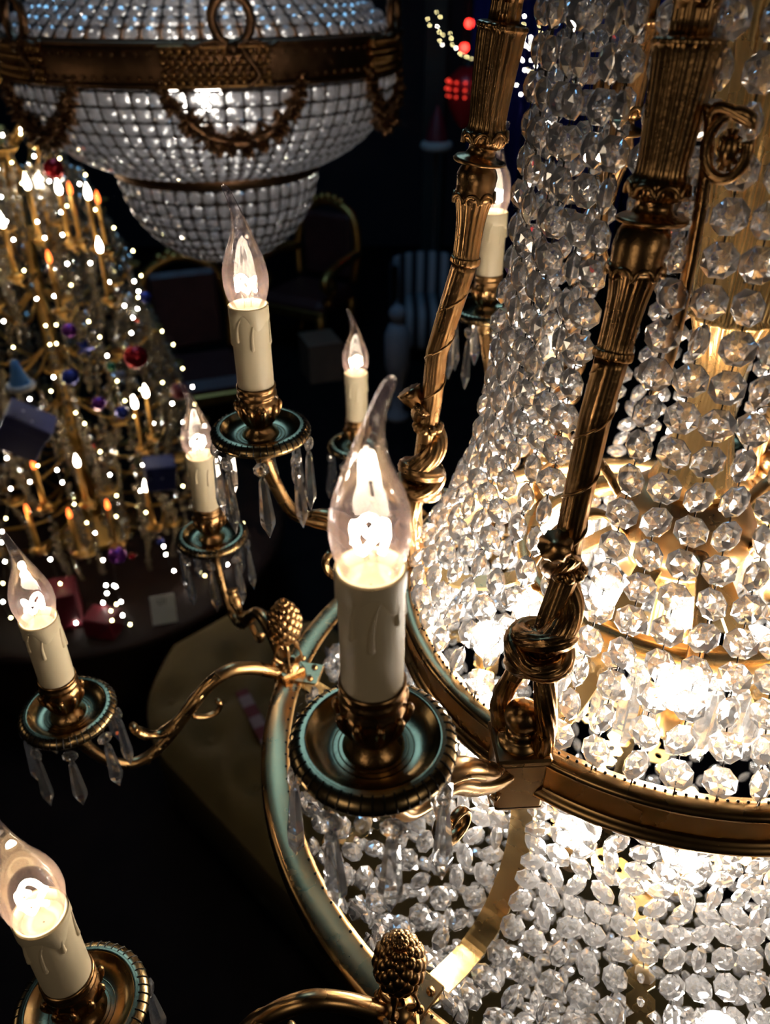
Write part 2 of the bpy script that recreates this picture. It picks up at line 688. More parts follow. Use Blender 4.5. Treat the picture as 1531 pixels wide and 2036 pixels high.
def strand_into(mb, P, az, afn, yaw_amp, keep=None, thick=0.46):
    outward = Vector((math.sin(R_(az)), math.cos(R_(az)), 0))
    prevp = None
    loose = []
    for i, (p, t, a) in enumerate(arc_resample(P, afn)):
        T = bead_matrix(p, t, outward, rb.gauss(0, yaw_amp))
        if keep and keep(i):
            loose.append((T, a))
        else:
            mb.octagon(T, a, 0, thick)
        # wire link between beads with a stray tail
        top = p - t * a - ORG
        mb.tube([top - t * 0.0022, top + t * 0.0022], 0.0005, 4, 1, False)
        if rb.random() < 0.6:
            s = Vector((rb.uniform(-1, 1), rb.uniform(-1, 1), rb.uniform(-0.5, 1))) * 0.004
            mb.tube([top, top + s * 0.6 + Vector((0, 0, .0006)), top + s], 0.00035, 4, 1, False)
    return loose


bm_single = MB()
bm_single.octagon(Matrix.Identity(4), 1.0, 0, 0.46)
bead_proto = None
n_single = 0
for k, az0 in enumerate(AZ):
    az1 = AZ[(k + 1) % 6]
    span_ = (az1 - az0) % 360
    for j in range(NSTR):
        fr = (5.6 + (span_ - 11.2) * j / (NSTR - 1))
        az = az0 + fr
        stag = 0.0022 if j % 2 else -0.0014
        P = [pol(az + rb.uniform(-.25, .25), r + stag * min(1, max(0, (0.38 - d) / 0.2)), d) for d, r in TENT_R]
        P = smooth_path(P, 5)
        mb = MB()
        front = (k == 5)
        mb.tube([loc_(P[0]) + Vector((0, 0, -.003)), loc_(P[0]) + Vector((0, 0, .004))], 0.0006, 4, 1)
        loose = strand_into(mb, P, az, lambda s: lerp_table([(0, 0.0103), (0.2, 0.0097), (0.4, 0.0088), (0.8, 0.0082)], s), 0.5,
                            (lambda i: i < 12) if front else None)
        st = mb.build('bead_strand', [M['bead'], M['wire']], chand)
        for T, a in loose:
            if bead_proto is None:
                bead_proto = bm_single.build('crystal_bead', M['bead'], st)
                b = bead_proto
            else:
                b = dup(bead_proto, st)
            b.matrix_local = T @ Matrix.Scale(a, 4)

SKIRT = [(0.210, 0.449), (0.2035, 0.50), (0.2035, 0.545), (0.212, 0.580), (0.229, 0.603), (0.255, 0.612), (0.286, 0.603), (0.313, 0.582)]
for k, az0 in enumerate(AZ):
    az1 = AZ[(k + 1) % 6]
    span_ = (az1 - az0) % 360
    for j in range(11):
        fr = (4.6 + (span_ - 9.2) * j / 10)
        az = az0 + fr
        P = smooth_path([pol(az + rb.uniform(-.4, .4), r + rb.uniform(-.002, .002), d + rb.uniform(-.003, .003)) for r, d in SKIRT], 5)
        mb = MB()
        strand_into(mb, P, az, lambda s: 0.0097, 0.6)
        mb.build('skirt_bead_strand', [M['bead'], M['wire']], chand)

# bowl of small beads closing the bottom: far past counting
mb = MB()
BOWL = [(0.314, 0.588), (0.300, 0.625), (0.268, 0.668), (0.225, 0.708), (0.175, 0.742), (0.12, 0.768), (0.05, 0.785)]
for j in range(84):
    az = 360 * j / 84
    nb = [(r * (1 + 0.01 * rb.uniform(-1, 1)), d) for r, d in BOWL]
    if j % 2:
        nb = [(r * 0.97, d - 0.012) for r, d in nb[:5]]
    P = smooth_path([pol(az, r, d) for r, d in nb], 5)
    strand_into(mb, P, az, lambda s: 0.0082, 0.7)
bowl = mb.build('bead_bowl', [M['bead'], M['wire']], chand)
bowl['kind'] = 'stuff'

# --- straps from upper to lower ring
STRAP = [(0.208, 0.452), (0.196, 0.50), (0.195, 0.55), (0.205, 0.586), (0.222, 0.610), (0.250, 0.620), (0.286, 0.610), (0.320, 0.588)]
for k, az in enumerate(AZ):
    P = smooth_path([pol(az, r, d) for r, d in STRAP], 6)
    a = R_(az)
    X = Vector((math.sin(a), math.cos(a), 0))
    Y = Vector((0, 0, 1)).cross(X)
    mb = MB()
    vs, fs = [], []
    for i, p in enumerate(P):
        t = (P[min(i + 1, len(P) - 1)] - P[max(i - 1, 0)]).normalized()
        n = Y.cross(t).normalized()
        for (sy, sn) in ((-1, -1), (1, -1), (1, 1), (-1, 1)):
            vs.append(p + Y * 0.0095 * sy + n * 0.0016 * sn)
    for i in range(len(P) - 1):
        for q in range(4):
            q2 = (q + 1) % 4
            fs.append((i * 4 + q, i * 4 + q2, i * 4 + 4 + q2, i * 4 + 4 + q))
    fs.append((3, 2, 1, 0))
    m0 = (len(P) - 1) * 4
    fs.append((m0, m0 + 1, m0 + 2, m0 + 3))
    mb.add(vs, fs, 0, False)
    recalc(add_part(mb, 'strap', M['flatbrass']))
    # spoke from the block up to the hub
    mb = MB()
    P = smooth_path([pol(az, r, d) for r, d in ((0.205, 0.425), (0.165, 0.435), (0.125, 0.425), (0.085, 0.395), (0.05, 0.366), (0.03, 0.360))], 6)
    vs, fs = [], []
    for i, p in enumerate(P):
        t = (P[min(i + 1, len(P) - 1)] - P[max(i - 1, 0)]).normalized()
        n = Y.cross(t).normalized()
        for (sy, sn) in ((-1, -1), (1, -1), (1, 1), (-1, 1)):
            vs.append(p + Y * 0.009 * sy + n * 0.0015 * sn)
    for i in range(len(P) - 1):
        for q in range(4):
            q2 = (q + 1) % 4
            fs.append((i * 4 + q, i * 4 + q2, i * 4 + 4 + q2, i * 4 + 4 + q))
    mb.add(vs, fs, 0, False)
    recalc(add_part(mb, 'spoke', M['flatbrass']))

# --- lower blocks with pinecone finials
proto = None
for k, az in enumerate(AZ):
    T = block_frame(az, RL + 0.004, DL)
    if proto is None:
        mb = MB()
        R45 = Matrix.Rotation(PI / 4, 4, 'Z')
        mb.box((0, 0, -0.001), (0.026, 0.026, 0.024), 0, R45, 0.002)
        mb.lathe([(0.0165, -0.012), (0.012, -0.018), (0.006, -0.024), (0.0075, -0.03), (0.004, -0.036), (0.0005, -0.037)], 20)
        mb.lathe([(0.011, 0.011), (0.009, 0.015), (0.004, 0.017)], 16)
        # screw heads on the inner plate
        mb.box((-0.018, 0, 0.004), (0.03, 0.028, 0.003), 0, None, 0.001)
        for s in (-0.008, 0.008):
            mb.lathe([(0.0032, 0.0055), (0.0028, 0.0072), (0.0004, 0.0078)], 12, 0, True, Matrix.Translation((-0.024, s, 0)))
        proto = recalc(mb.build('lower_block', M['brass'], chand))
        # stalks, openwork
        mk = MB()
        for i in range(4):
            t = 2 * PI * i / 4 + 0.4
            ct, s_ = math.cos(t), math.sin(t)
            pth = smooth_path([(0.004 * ct, 0.004 * s_, 0.012), (0.013 * ct, 0.013 * s_, 0.022), (0.0105 * ct, 0.0105 * s_, 0.034), (0.0075 * ct + .001, 0.0075 * s_, 0.045), (0.006 * ct, 0.006 * s_, 0.053)], 5)
            mk.tube(pth, [0.0019 + 0.0009 * math.sin(i2 * 0.6) for i2 in range(len(pth))], 8)
            mk.sphere((0.0145 * ct, 0.0145 * s_, 0.018), 0.0032, 8, 6)
        # cone with overlapping scales
        for lv in range(9):
            s = lv / 8
            z = 0.050 + 0.042 * s
            r = 0.0145 * math.sin(PI * (0.22 + 0.70 * s)) + 0.0005
            nn = 9
            for i in range(nn):
                t = 2 * PI * (i + 0.5 * (lv % 2)) / nn
                mk.sphere((r * 0.82 * math.cos(t), r * 0.82 * math.sin(t), z), max(0.0026, 0.0058 * math.sin(PI * (0.25 + 0.6 * s))), 8, 6, 0, True, 1.25)
        mk.lathe([(0.008, 0.046), (0.0125, 0.052), (0.0135, 0.066), (0.010, 0.082), (0.0045, 0.092), (0.001, 0.097)], 20)
        pine = mk.build('pinecone_finial', M['bronze'], proto)
        blk = proto
    else:
        blk = dup(proto, chand)
        dup(pine, blk)
    blk.matrix_local = T

# --- centre: stem, hub, inner ring, hanging flat prisms, perforated frame
mb = MB()
TT = Matrix.Translation(loc_(W(CX, CF, 0.0)))


def zD(d):
    return -d


def flute18(a, z):
    return 1 + 0.06 * math.cos(18 * a) if -0.29 < z < 0.5 else 1


mb.lathe([(0.012, 0.36), (0.02, 0.34), (0.030, 0.30), (0.036, 0.2), (0.040, 0.05), (0.042, -0.02), (0.036, -0.09), (0.030, -0.14), (0.026, -0.18), (0.029, -0.183), (0.025, -0.186), (0.0165, -0.215), (0.014, -0.235),
          (0.017, -0.26), (0.027, -0.30), (0.032, -0.312), (0.010, -0.318)], 72, 0, True, TT, flute18)
mb.tube([loc_(W(CX, CF, 0.31)), loc_(W(CX, CF, 0.8))], 0.006, 12)
mb.build('central_stem', M['flatbrass'], chand)
mb = MB()
mb.lathe([(0.008, -0.312), (0.032, -0.316), (0.044, -0.325), (0.052, -0.34), (0.054, -0.352), (0.050, -0.364), (0.040, -0.374), (0.038, -0.382), (0.044, -0.388), (0.020, -0.395), (0.006, -0.396)], 48, 0, True, TT)
for k in range(6):
    az = AZ[k] + 30
    P = smooth_path([pol(az, r, d) for r, d in ((0.05, 0.35), (0.075, 0.325), (0.10, 0.325), (0.125, 0.35), (0.13, 0.375), (0.118, 0.385))], 5)
    mb.tube([loc_(p) for p in P], 0.0055, 10, squash=0.45)
mb.build('hub_bowl', M['brass'], chand)
mb = MB()
ring_sweep(mb, [(0.108, 0.378), (0.122, 0.377), (0.1235, 0.379), (0.1235, 0.390), (0.122, 0.392), (0.108, 0.391)], 96)
recalc(add_part(mb, 'inner_ring', M['flatbrass']))
proto = None
for i in range(40):
    az = 360 * i / 40
    T = block_frame(az, 0.1175, 0.394)
    if proto is None:
        mb = MB()
        mb.octagon(Matrix.Translation((0, 0, -0.009)) @ Matrix.Rotation(PI / 2, 4, 'Z'), 0.0078, 0)
        mb.tube([(0, 0, 0.004), (0, 0, -0.002)], 0.0005, 4, 1)
        mb.tube([(0, 0, -0.016), (0, 0, -0.021)], 0.0005, 4, 1)
        w = 0.0074
        vs = []
        for z, s in ((-0.019, 0.55), (-0.023, 1), (-0.073, 1), (-0.083, 0.55)):
            vs += [(0.0026 * s, -w * s, z), (0.0045 * s, 0, z), (0.0026 * s, w * s, z), (-0.0026 * s, w * s, z), (-0.0045 * s, 0, z), (-0.0026 * s, -w * s, z)]
        fs = [tuple(range(5, -1, -1)), tuple(range(18, 24))]
        for l in range(3):
            for q in range(6):
                q2 = (q + 1) % 6
                fs.append((l * 6 + q, l * 6 + q2, l * 6 + 6 + q2, l * 6 + 6 + q))
        mb.add(vs, fs, 0, False)
        proto = recalc(mb.build('flat_prism', [M['prism'], M['wire']], chand))
        o = proto
    else:
        o = dup(proto, chand)
    o.matrix_local = T

# perforated inner frame: a six sided pierced strip with real holes
mb = MB()
FD = 0.575


def pierced(p, q, width, n):
    """strip with round holes between two points, lying flat"""
    d = (q - p)
    L = d.length
    d.normalize()
    s = d.cross(Vector((0, 0, 1))).normalized()
    up = Vector((0, 0, 1))
    cell = L / n
    for i in range(n):
        c = p + d * cell * (i + 0.5)
        o8, i8 = [], []
        for k in range(8):
            a = 2 * PI * (k + 0.5) / 8
            cx_, cy_ = math.cos(a), math.sin(a)
            mx_ = max(abs(cx_), abs(cy_))
            o8.append(c + d * (cell / 2 * (cx_ / mx_)) + s * (width / 2 * (cy_ / mx_)))
            i8.append(c + d * 0.0036 * cx_ + s * 0.0028 * cy_)
        vs = []
        for hgt in (0.0007, -0.0007):
            vs += [v + up * hgt for v in o8] + [v + up * hgt for v in i8]
        fs = []
        for k in range(8):
            k2 = (k + 1) % 8
            fs.append((k, k2, 8 + k2, 8 + k))
            fs.append((16 + k, 24 + k, 24 + k2, 16 + k2))
            fs.append((8 + k, 8 + k2, 24 + k2, 24 + k))
            fs.append((k, 16 + k, 16 + k2, k2))
        mb.add([v - ORG for v in vs], fs, 0, False)


for k in range(6):
    a0, a1 = AZ[k] + 30, AZ[k] + 90
    pierced(pol(a0, 0.165, FD), pol(a1, 0.165, FD), 0.021, 12)
    pierced(pol(AZ[k] + 30, 0.160, FD), pol(AZ[k] + 30, 0.300, FD + 0.05), 0.02, 10)
    pierced(pol(AZ[k], 0.02, FD), pol(AZ[k], 0.145, FD), 0.02, 9)
mb.build('perforated_frame', M['flatbrass'], chand)

# crown and chain, above the picture
mb = MB()
ring_sweep(mb, [(0.098, -0.375), (0.125, -0.375), (0.130, -0.365), (0.125, -0.33), (0.118, -0.325), (0.098, -0.335)], 96)
for k in range(12):
    p = smooth_path([pol(30 * k, 0.115, -0.37), pol(30 * k, 0.14, -0.42), pol(30 * k, 0.12, -0.47), pol(30 * k, 0.02, -0.5)], 5)
    mb.tube(p, 0.005, 8)
recalc(add_part(mb, 'crown', M['brass']))
mb = MB()
CEIL = 5.2
ztop = CEIL
zb = H + 0.5
n = 28
for i in range(n):
    z = zb + (ztop - zb) * (i + 0.5) / n
    h = (ztop - zb) / n * 0.66
    ringp = []
    for q in range(14):
        t = 2 * PI * q / 14
        if i % 2:
            ringp.append(Vector((CX + 0.018 * math.cos(t), CF, z + h * math.sin(t))))
        else:
            ringp.append(Vector((CX, CF + 0.018 * math.cos(t), z + h * math.sin(t))))
    mb.tube(ringp, 0.005, 8, closed=True)
add_part(mb, 'hanging_chain', M['brass'])

# --- inner lamps, plus added ones that brighten the lower beads
warm = (1.0, 0.84, 0.66)


def filament_mesh(scale=1.0, glow=None):
    mb = MB()
    pts = []
    for i in range(40):
        t = i / 39
        a = 2 * PI * t * 1.6
        pts.append((0.0042 * math.cos(a) * scale, 0.0042 * math.sin(a) * scale, (0.006 * abs(math.sin(t * PI * 4.0)) - 0.003) * scale))
    mb.tube(pts, 0.0010 * scale, 6)
    return mb


inner = []
lamp_proto = None
for k in range(6):
    inner.append((AZ[k] + 30, 0.118, 0.408))
    inner.append((AZ[k] + 20, 0.150, 0.545))
    inner.append((AZ[k] + 50, 0.150, 0.550))  # added lamps, put in to brighten the skirt beads
    if k in (2, 3, 4, 5):
        inner.append((AZ[k] + 14, 0.235, 0.655))  # added fill lamps inside the bowl, lighting the skirt from beneath
for az, r, d in inner:
    T = Matrix.Translation(pol(az, r, d) - ORG)
    if lamp_proto is None:
        mb = MB()
        mb.lathe([(0.0005, -0.046), (0.010, -0.046), (0.0115, -0.04), (0.0115, -0.018), (0.009, -0.015)], 20)
        lamp_proto = mb.build('inner_and_fill_lamp', M['brass'], chand)
        mk = MB()
        mk.lathe([(0.0095, -0.016), (0.014, -0.010), (0.0175, 0), (0.0165, 0.010), (0.011, 0.018), (0.005, 0.021), (0.0003, 0.022)], 20)
        lb = mk.build('lamp_bulb', M['lampglow'], lamp_proto)
        o = lamp_proto
    else:
        o = dup(lamp_proto, chand)
        dup(lb, o)
    o.matrix_local = T

# --- candle arms
# shared meshes, local origin at the pan centre, z up
mp = MB()
mp.lathe([(0.004, -0.0065), (0.013, -0.0075), (0.020, -0.0082), (0.0255, -0.0072), (0.0295, -0.0040), (0.0315, -0.0008), (0.0325, 0.0002), (0.0335, -0.0004),
          (0.0342, -0.0002), (0.0372, -0.0012), (0.0398, -0.0042), (0.0404, -0.0068), (0.0395, -0.0092), (0.0365, -0.0098), (0.034, -0.0085), (0.028, -0.0115), (0.018, -0.0155), (0.008, -0.019), (0.003, -0.022)], 72)
# turned grooves of the dish
for rr, zz in ((0.0168, -0.0079), (0.0196, -0.0081)):
    mp.tube([(rr * math.cos(2 * PI * i / 48), rr * math.sin(2 * PI * i / 48), zz) for i in range(48)], 0.0004, 6, closed=True)
# nicks cut across the rim
for i in range(46):
    t = 2 * PI * i / 46
    c, s = math.cos(t), math.sin(t)
    mp.tube([(q * c, q * s, z + 0.0002) for q, z in ((0.0345, -0.0003), (0.0372, -0.0011), (0.0399, -0.0041), (0.0405, -0.0068))], 0.00042, 4, 1, False)
PAN = recalc(mp.build('drip_pan', [M['pan'], M['wire']], chand))

mc = MB()


def leafmod(a, z):
    if 0.002 < z < 0.022:
        return 1 + 0.07 * math.cos(10 * a) * math.sin(PI * (z - 0.002) / 0.02)
    return 1


mc.lathe([(0.0150, -0.0075), (0.0135, -0.004), (0.0098, -0.001), (0.0102, 0.003), (0.0125, 0.007), (0.0145, 0.013), (0.0158, 0.019), (0.0156, 0.0225), (0.0142, 0.0245), (0.0142, 0.0265), (0.0156, 0.0275),
          (0.0156, 0.0295), (0.0146, 0.0305), (0.0146, 0.0325), (0.0154, 0.0335), (0.0154, 0.0355), (0.0143, 0.036)], 60, 0, True, None, leafmod)
for i in range(10):
    t = 2 * PI * i / 10
    c, s = math.cos(t), math.sin(t)
    P = smooth_path([(0.0108 * c, 0.0108 * s, 0.003), (0.0150 * c, 0.0150 * s, 0.012), (0.0170 * c, 0.0170 * s, 0.019), (0.0172 * c, 0.0172 * s, 0.0225)], 4)
    mc.tube(P, [0.0012, 0.0014, 0.0017, 0.002, 0.0022, 0.0024, 0.0025, 0.0024, 0.0022, 0.002, 0.0016, 0.001, 0.0007], 8)
CUP = recalc(mc.build('candle_cup', M['bronze'], chand))

ms = MB()
ms.lathe([(0.0136, 0.033), (0.0141, 0.036), (0.0142, 0.072), (0.0142, 0.094), (0.0144, 0.0985), (0.0140, 0.0998), (0.0132, 0.0998), (0.0126, 0.099), (0.0124, 0.086)], 48)
ms.lathe([(0.0124, 0.0885), (0.0115, 0.0895), (0.0108, 0.0935), (0.0098, 0.0938), (0.0092, 0.0905), (0.0005, 0.0902)], 32, 1)
# wax drips modelled on the sleeve
rd = random.Random(3)
for i, (a, z1) in enumerate([(-2.0, 0.072), (-1.35, 0.0665), (-0.5, 0.078), (0.4, 0.074), (1.3, 0.07), (2.2, 0.076), (3.0, 0.07)]):
    n_ = 12
    pth = []
    for q in range(n_ + 1):
        s = q / n_
        aa = a + (0.3 * (1 - s) ** 3)
        z = 0.0925 + (z1 - 0.0925) * s
        pth.append((0.0141 * math.cos(aa), 0.0141 * math.sin(aa), z))
    ms.tube(pth, [0.0004 + 0.0011 * (q / n_) ** 0.7 for q in range(n_ + 1)], 8)
    ms.sphere(pth[-1], 0.0016, 10, 8, 0, True, 1.5)
seg = []
for q in range(49):
    t = 2 * PI * q / 48
    seg.append(0.0878 + 0.004 * math.sin(3 * t) + 0.003 * math.sin(5 * t + 1))
vs, fs = [], []
for q in range(48):
    t = 2 * PI * q / 48
    for (r, z) in ((0.01495, 0.0992), (0.0150, seg[q] + 0.002), (0.0141, seg[q])):
        vs.append((r * math.cos(t), r * math.sin(t), z))
for q in range(48):
    q2 = (q + 1) % 48
    for l in range(2):
        fs.append((q * 3 + l, q * 3 + l + 1, q2 * 3 + l + 1, q2 * 3 + l))
ms.add(vs, fs, 0, True)
SLEEVE = recalc(ms.build('candle_sleeve', [M['sleeve'], M['socket']], chand))


def bulb_mesh():
    mb = MB()
    tab = [(0.0915, 0.0085), (0.096, 0.0100), (0.101, 0.0128), (0.107, 0.0150), (0.114, 0.0163), (0.120, 0.0165), (0.127, 0.0157), (0.135, 0.0135), (0.143, 0.0105), (0.150, 0.0078), (0.157, 0.0058), (0.163, 0.0044), (0.169, 0.0035), (0.175, 0.0029), (0.180, 0.0026), (0.1825, 0.0018), (0.1835, 0.0003)]
    z = smooth_vals([t[0] for t in tab], 4)
    r = smooth_vals([t[1] for t in tab], 4)
    seg_ = 40
    vs, fs = [], []
    for i in range(len(z)):
        u = max(0, (z[i] - 0.138) / 0.045)
        ox = 0.0085 * u * u - 0.0012 * math.sin(min(1, u) * PI)
        for k in range(seg_):
            a = 2 * PI * k / seg_
            vs.append((ox + r[i] * math.cos(a), r[i] * math.sin(a), z[i]))
    for i in range(len(z) - 1):
        for k in range(seg_):
            k2 = (k + 1) % seg_
            fs.append((i * seg_ + k, i * seg_ + k2, (i + 1) * seg_ + k2, (i + 1) * seg_ + k))
    mb.add(vs, fs, 0, True)
    return mb


BULB = bulb_mesh().build('bulb_glass', M['bulb'], chand)
mst = MB()
mst.lathe([(0.0062, 0.0905), (0.0042, 0.094), (0.0030, 0.099), (0.0028, 0.104), (0.0034, 0.1055), (0.0003, 0.107)], 16)
for a in (0.2, 2.3, 4.4):
    mst.tube([(0.0015 * math.cos(a), 0.0015 * math.sin(a), 0.104), (0.0045 * math.cos(a), 0.0045 * math.sin(a), 0.110)], 0.0003, 4, 1)
BSTEM = mst.build('bulb_stem', [M['stemglass'], M['wire']], chand)
FIL = filament_mesh(1.6).build('filament', M['filament'], chand)
FILZ = 0.1145

md = MB()
md.tube([(0, 0, 0.003), (0.0008, 0, 0), (0, 0, -0.004)], 0.00045, 4, 1)
md.octagon(Matrix.Translation((0, 0, -0.0105)), 0.0066, 0, 0.5)
md.tube([(0, 0, -0.0165), (0.0006, 0, -0.0185), (0, 0, -0.0205)], 0.00045, 4, 1)
ring_n = 6
prof = [(-0.0185, 0.0022), (-0.0225, 0.0034), (-0.058, 0.0062), (-0.063, 0.0058), (-0.0765, 0.0004)]
vs, fs = [], []
for (z, r) in prof:
    for k in range(ring_n):
        a = 2 * PI * k / ring_n
        vs.append((r * math.cos(a), r * math.sin(a) * 0.8, z))
for i in range(len(prof) - 1):
    for k in range(ring_n):
        k2 = (k + 1) % ring_n
        fs.append((i * ring_n + k, i * ring_n + k2, (i + 1) * ring_n + k2, (i + 1) * ring_n + k))
fs.append(tuple(range(ring_n)))
fs.append(tuple(reversed([(len(prof) - 1) * ring_n + k for k in range(ring_n)])))
md.add(vs, fs, 0, False)
DROP = recalc(md.build('prism_drop', [M['prism'], M['wire']], chand))
protos = [PAN, CUP, SLEEVE, BULB, BSTEM, FIL, DROP]
first = [True]


def use(p, parent, loc=(0, 0, 0), rot=(0, 0, 0)):
    if p in protos:
        protos.remove(p)
        p.parent = parent
        p.location = loc
        p.rotation_euler = rot
        return p
    return dup(p, parent, loc, rot)


arm_count = [0]


def candle(pos, armpts, armrad, tip, drops=True, leaves=(), power=0.012, d0=0.0):
    """pos: world pan centre; armpts: world points of the arm tube; tip: direction the flame tip bends (radians)"""
    mb = MB()
    P = smooth_path([Vector(p) - pos for p in armpts], 7)
    rad = smooth_vals(armrad, 7)
    mb.tube(P, rad, 16, 0)
    # socket under the pan
    mb.lathe([(0.0075, -0.030), (0.009, -0.026), (0.0062, -0.023), (0.008, -0.020), (0.011, -0.0165)], 20)
    for (c, r, col) in leaves:
        mb.tube([Vector(q) - pos for q in c], r, 10, 0, squash=0.6)
    arm = mb.build('candle_arm', M['brass'], chand, pos - ORG)
    use(PAN, arm, (0, 0, 0), (0, 0, rb.uniform(0, 6)))
    use(CUP, arm, (0, 0, 0), (0, 0, rb.uniform(0, 6)))
    use(SLEEVE, arm, (0, 0, 0), (0, 0, -0.2 + 2.1 * arm_count[0]))
    use(BULB, arm, (0, 0, 0), (0, 0, tip))
    use(BSTEM, arm, (0, 0, 0), (0, 0, tip))
    use(FIL, arm, (0, 0, FILZ), (0, 0, rb.uniform(0, 6)))
    if drops:
        for i in range(8):
            t = 2 * PI * i / 8 + d0
            use(DROP, arm, (0.0385 * math.cos(t), 0.0385 * math.sin(t), -0.009), (rb.uniform(-.05, .05), rb.uniform(-.05, .05), t + PI / 2 + rb.uniform(-.5, .5)))
    point_light('candle_bulb_light', (0, 0, FILZ), power, (1.0, 0.84, 0.64), 0.005, arm)
    arm_count[0] += 1
    return arm


def spiral(c, X, Z, r0, turns, start, n=18, sgn=1):
    out = []
    for i in range(n + 1):
        s = i / n
        a = start + sgn * s * 2 * PI * turns
        r = r0 * (1 - 0.72 * s)
        out.append(c + X * r * math.cos(a) + Z * r * math.sin(a))
    return out


def upper_candle(az_b, pos, tip, drops=True, d0=0.0):
    B = pol(az_b, RU + 0.016, 0.432)
    hv = Vector((pos.x - B.x, pos.y - B.y, 0))
    L = hv.length
    X = hv.normalized()
    Z = Vector((0, 0, 1))

    def at(s, d):
        return Vector((B.x, B.y, 0)) + X * L * s + Z * (H - d)
    pts = [at(-0.1, 0.430), at(0.10, 0.424), at(0.28, 0.410), at(0.46, 0.390), at(0.62, 0.386), at(0.8, 0.378), at(0.93, 0.350), at(1.0, 0.327)]
    lv = []
    sp = spiral(at(0.40, 0.433), X, Z, 0.017, 1.1, 0.9, sgn=-1)
    lv.append((sp, [0.0058 - 0.003 * i / 18 for i in range(19)], 0))
    lv.append((smooth_path([at(0.02, 0.42), at(0.2, 0.404), at(0.4, 0.383), at(0.6, 0.378), at(0.72, 0.385)], 4), [0.003, 0.005, 0.007, 0.0085, 0.0095, 0.010, 0.010, 0.0095, 0.009, 0.008, 0.007, 0.006, 0.005, 0.0045, 0.004, 0.003, 0.002], 0))
    return candle(pos, pts, [0.0075, 0.0075, 0.0072, 0.0068, 0.0062, 0.006, 0.006, 0.0068], tip, drops, lv, d0=d0)


def lower_candle(az_b, pos, tip, drops=True, d0=0.0):
    B = pol(az_b, RL + 0.004, DL)
    hv = Vector((pos.x - B.x, pos.y - B.y, 0))
    L = hv.length
    X = hv.normalized()
    Z = Vector((0, 0, 1))

    def at(s, d):
        return Vector((B.x, B.y, 0)) + X * L * s + Z * (H - d)
    pts = [at(0.02, 0.580), at(0.10, 0.566), at(0.2, 0.552), at(0.30, 0.546), at(0.41, 0.555), at(0.52, 0.577), at(0.63, 0.600), at(0.73, 0.613), at(0.83, 0.612), at(0.92, 0.592), at(0.985, 0.562), at(1.0, 0.545)]
    lv = []
    # leaf that runs above the lower bend and ends in a rolled tip
    lf = smooth_path([at(0.44, 0.558), at(0.54, 0.576), at(0.63, 0.590), at(0.70, 0.587), at(0.755, 0.575), at(0.765, 0.568)], 4)
    lv.append((lf, [0.006 + 0.0015 * math.sin(i) for i in range(len(lf) - 4)] + [0.0065, 0.0068, 0.0072, 0.0065], 0))
    # curl under the crest
    lv.append((smooth_path([at(0.50, 0.585), at(0.44, 0.592), at(0.385, 0.592), at(0.36, 0.584), at(0.375, 0.578)], 4), [0.0035] * 12 + [0.004, 0.0045, 0.005, 0.0052, 0.004], 0))
    for s in range(7):
        f = 0.42 + 0.05 * s
        d = lerp_table([(0.41, 0.555), (0.52, 0.577), (0.63, 0.600), (0.73, 0.613)], f)
        lv.append(([at(f, d - 0.001), at(f + 0.02, d + 0.010)], [0.0062, 0.003], 0))
    return candle(pos, pts, [0.0068, 0.0068, 0.0066, 0.0066, 0.0064, 0.006, 0.0056, 0.0052, 0.005, 0.005, 0.0056, 0.0062], tip, drops, lv, d0=d0)


DUP, DLP = 0.2971, 0.5155
# upper tier: in front, left, far
upper_candle(AZ[0], W(-0.0059, 0.2573, DUP), -0.15, True, 0.25)
upper_candle(AZ[1], W(-0.1004, 0.574, DUP), PI + 0.3, True, 0.1)
upper_candle(AZ[2], W(0.1126, 0.8558, DUP), 0.15, True, 0.2)
# lower tier, pairs on the lower blocks
lower_candle(AZ[0], W(-0.1861, 0.2383, DLP), PI - 0.3, True, 0.45)
lower_candle(AZ[1], W(-0.2728, 0.4764, DLP), PI - 0.2, True, 0.3)
lower_candle(AZ[1], W(-0.1956, 0.7357, DLP), PI + 0.1, True, 0.1)
lower_candle(AZ[2], W(-0.0366, 0.9469, DLP), PI + 0.2, True, 0.3)
# the far arms, seen only as glimmers through the strands
for az in (42.4, 102.4):
    upper_candle(az, pol(az, 0.346, DUP), 0.4, False)
for az, b in ((358.5, 2), (26.5, 3), (58.5, 3), (86.5, 4)):
    lower_candle(AZ[b], pol(az, 0.497, DLP), 0.4, False)
# ================================================================== THE SHOP AROUND IT
SP, SC_ = math.sin(R_(33.6115)), math.cos(R_(33.6115))


def sight(u, v, f=None, d=None):
    """point of the shop seen at picture position u,v, at forward distance f or depth d below the eye"""
    x, y = (u - 765.5) / 1586.88, (v - 1018) / 1586.88
    r = (x, SC_ - y * SP, SP + y * SC_)
    s = f / r[1] if f is not None else d / r[2]
    return W(r[0] * s, r[1] * s, r[2] * s)


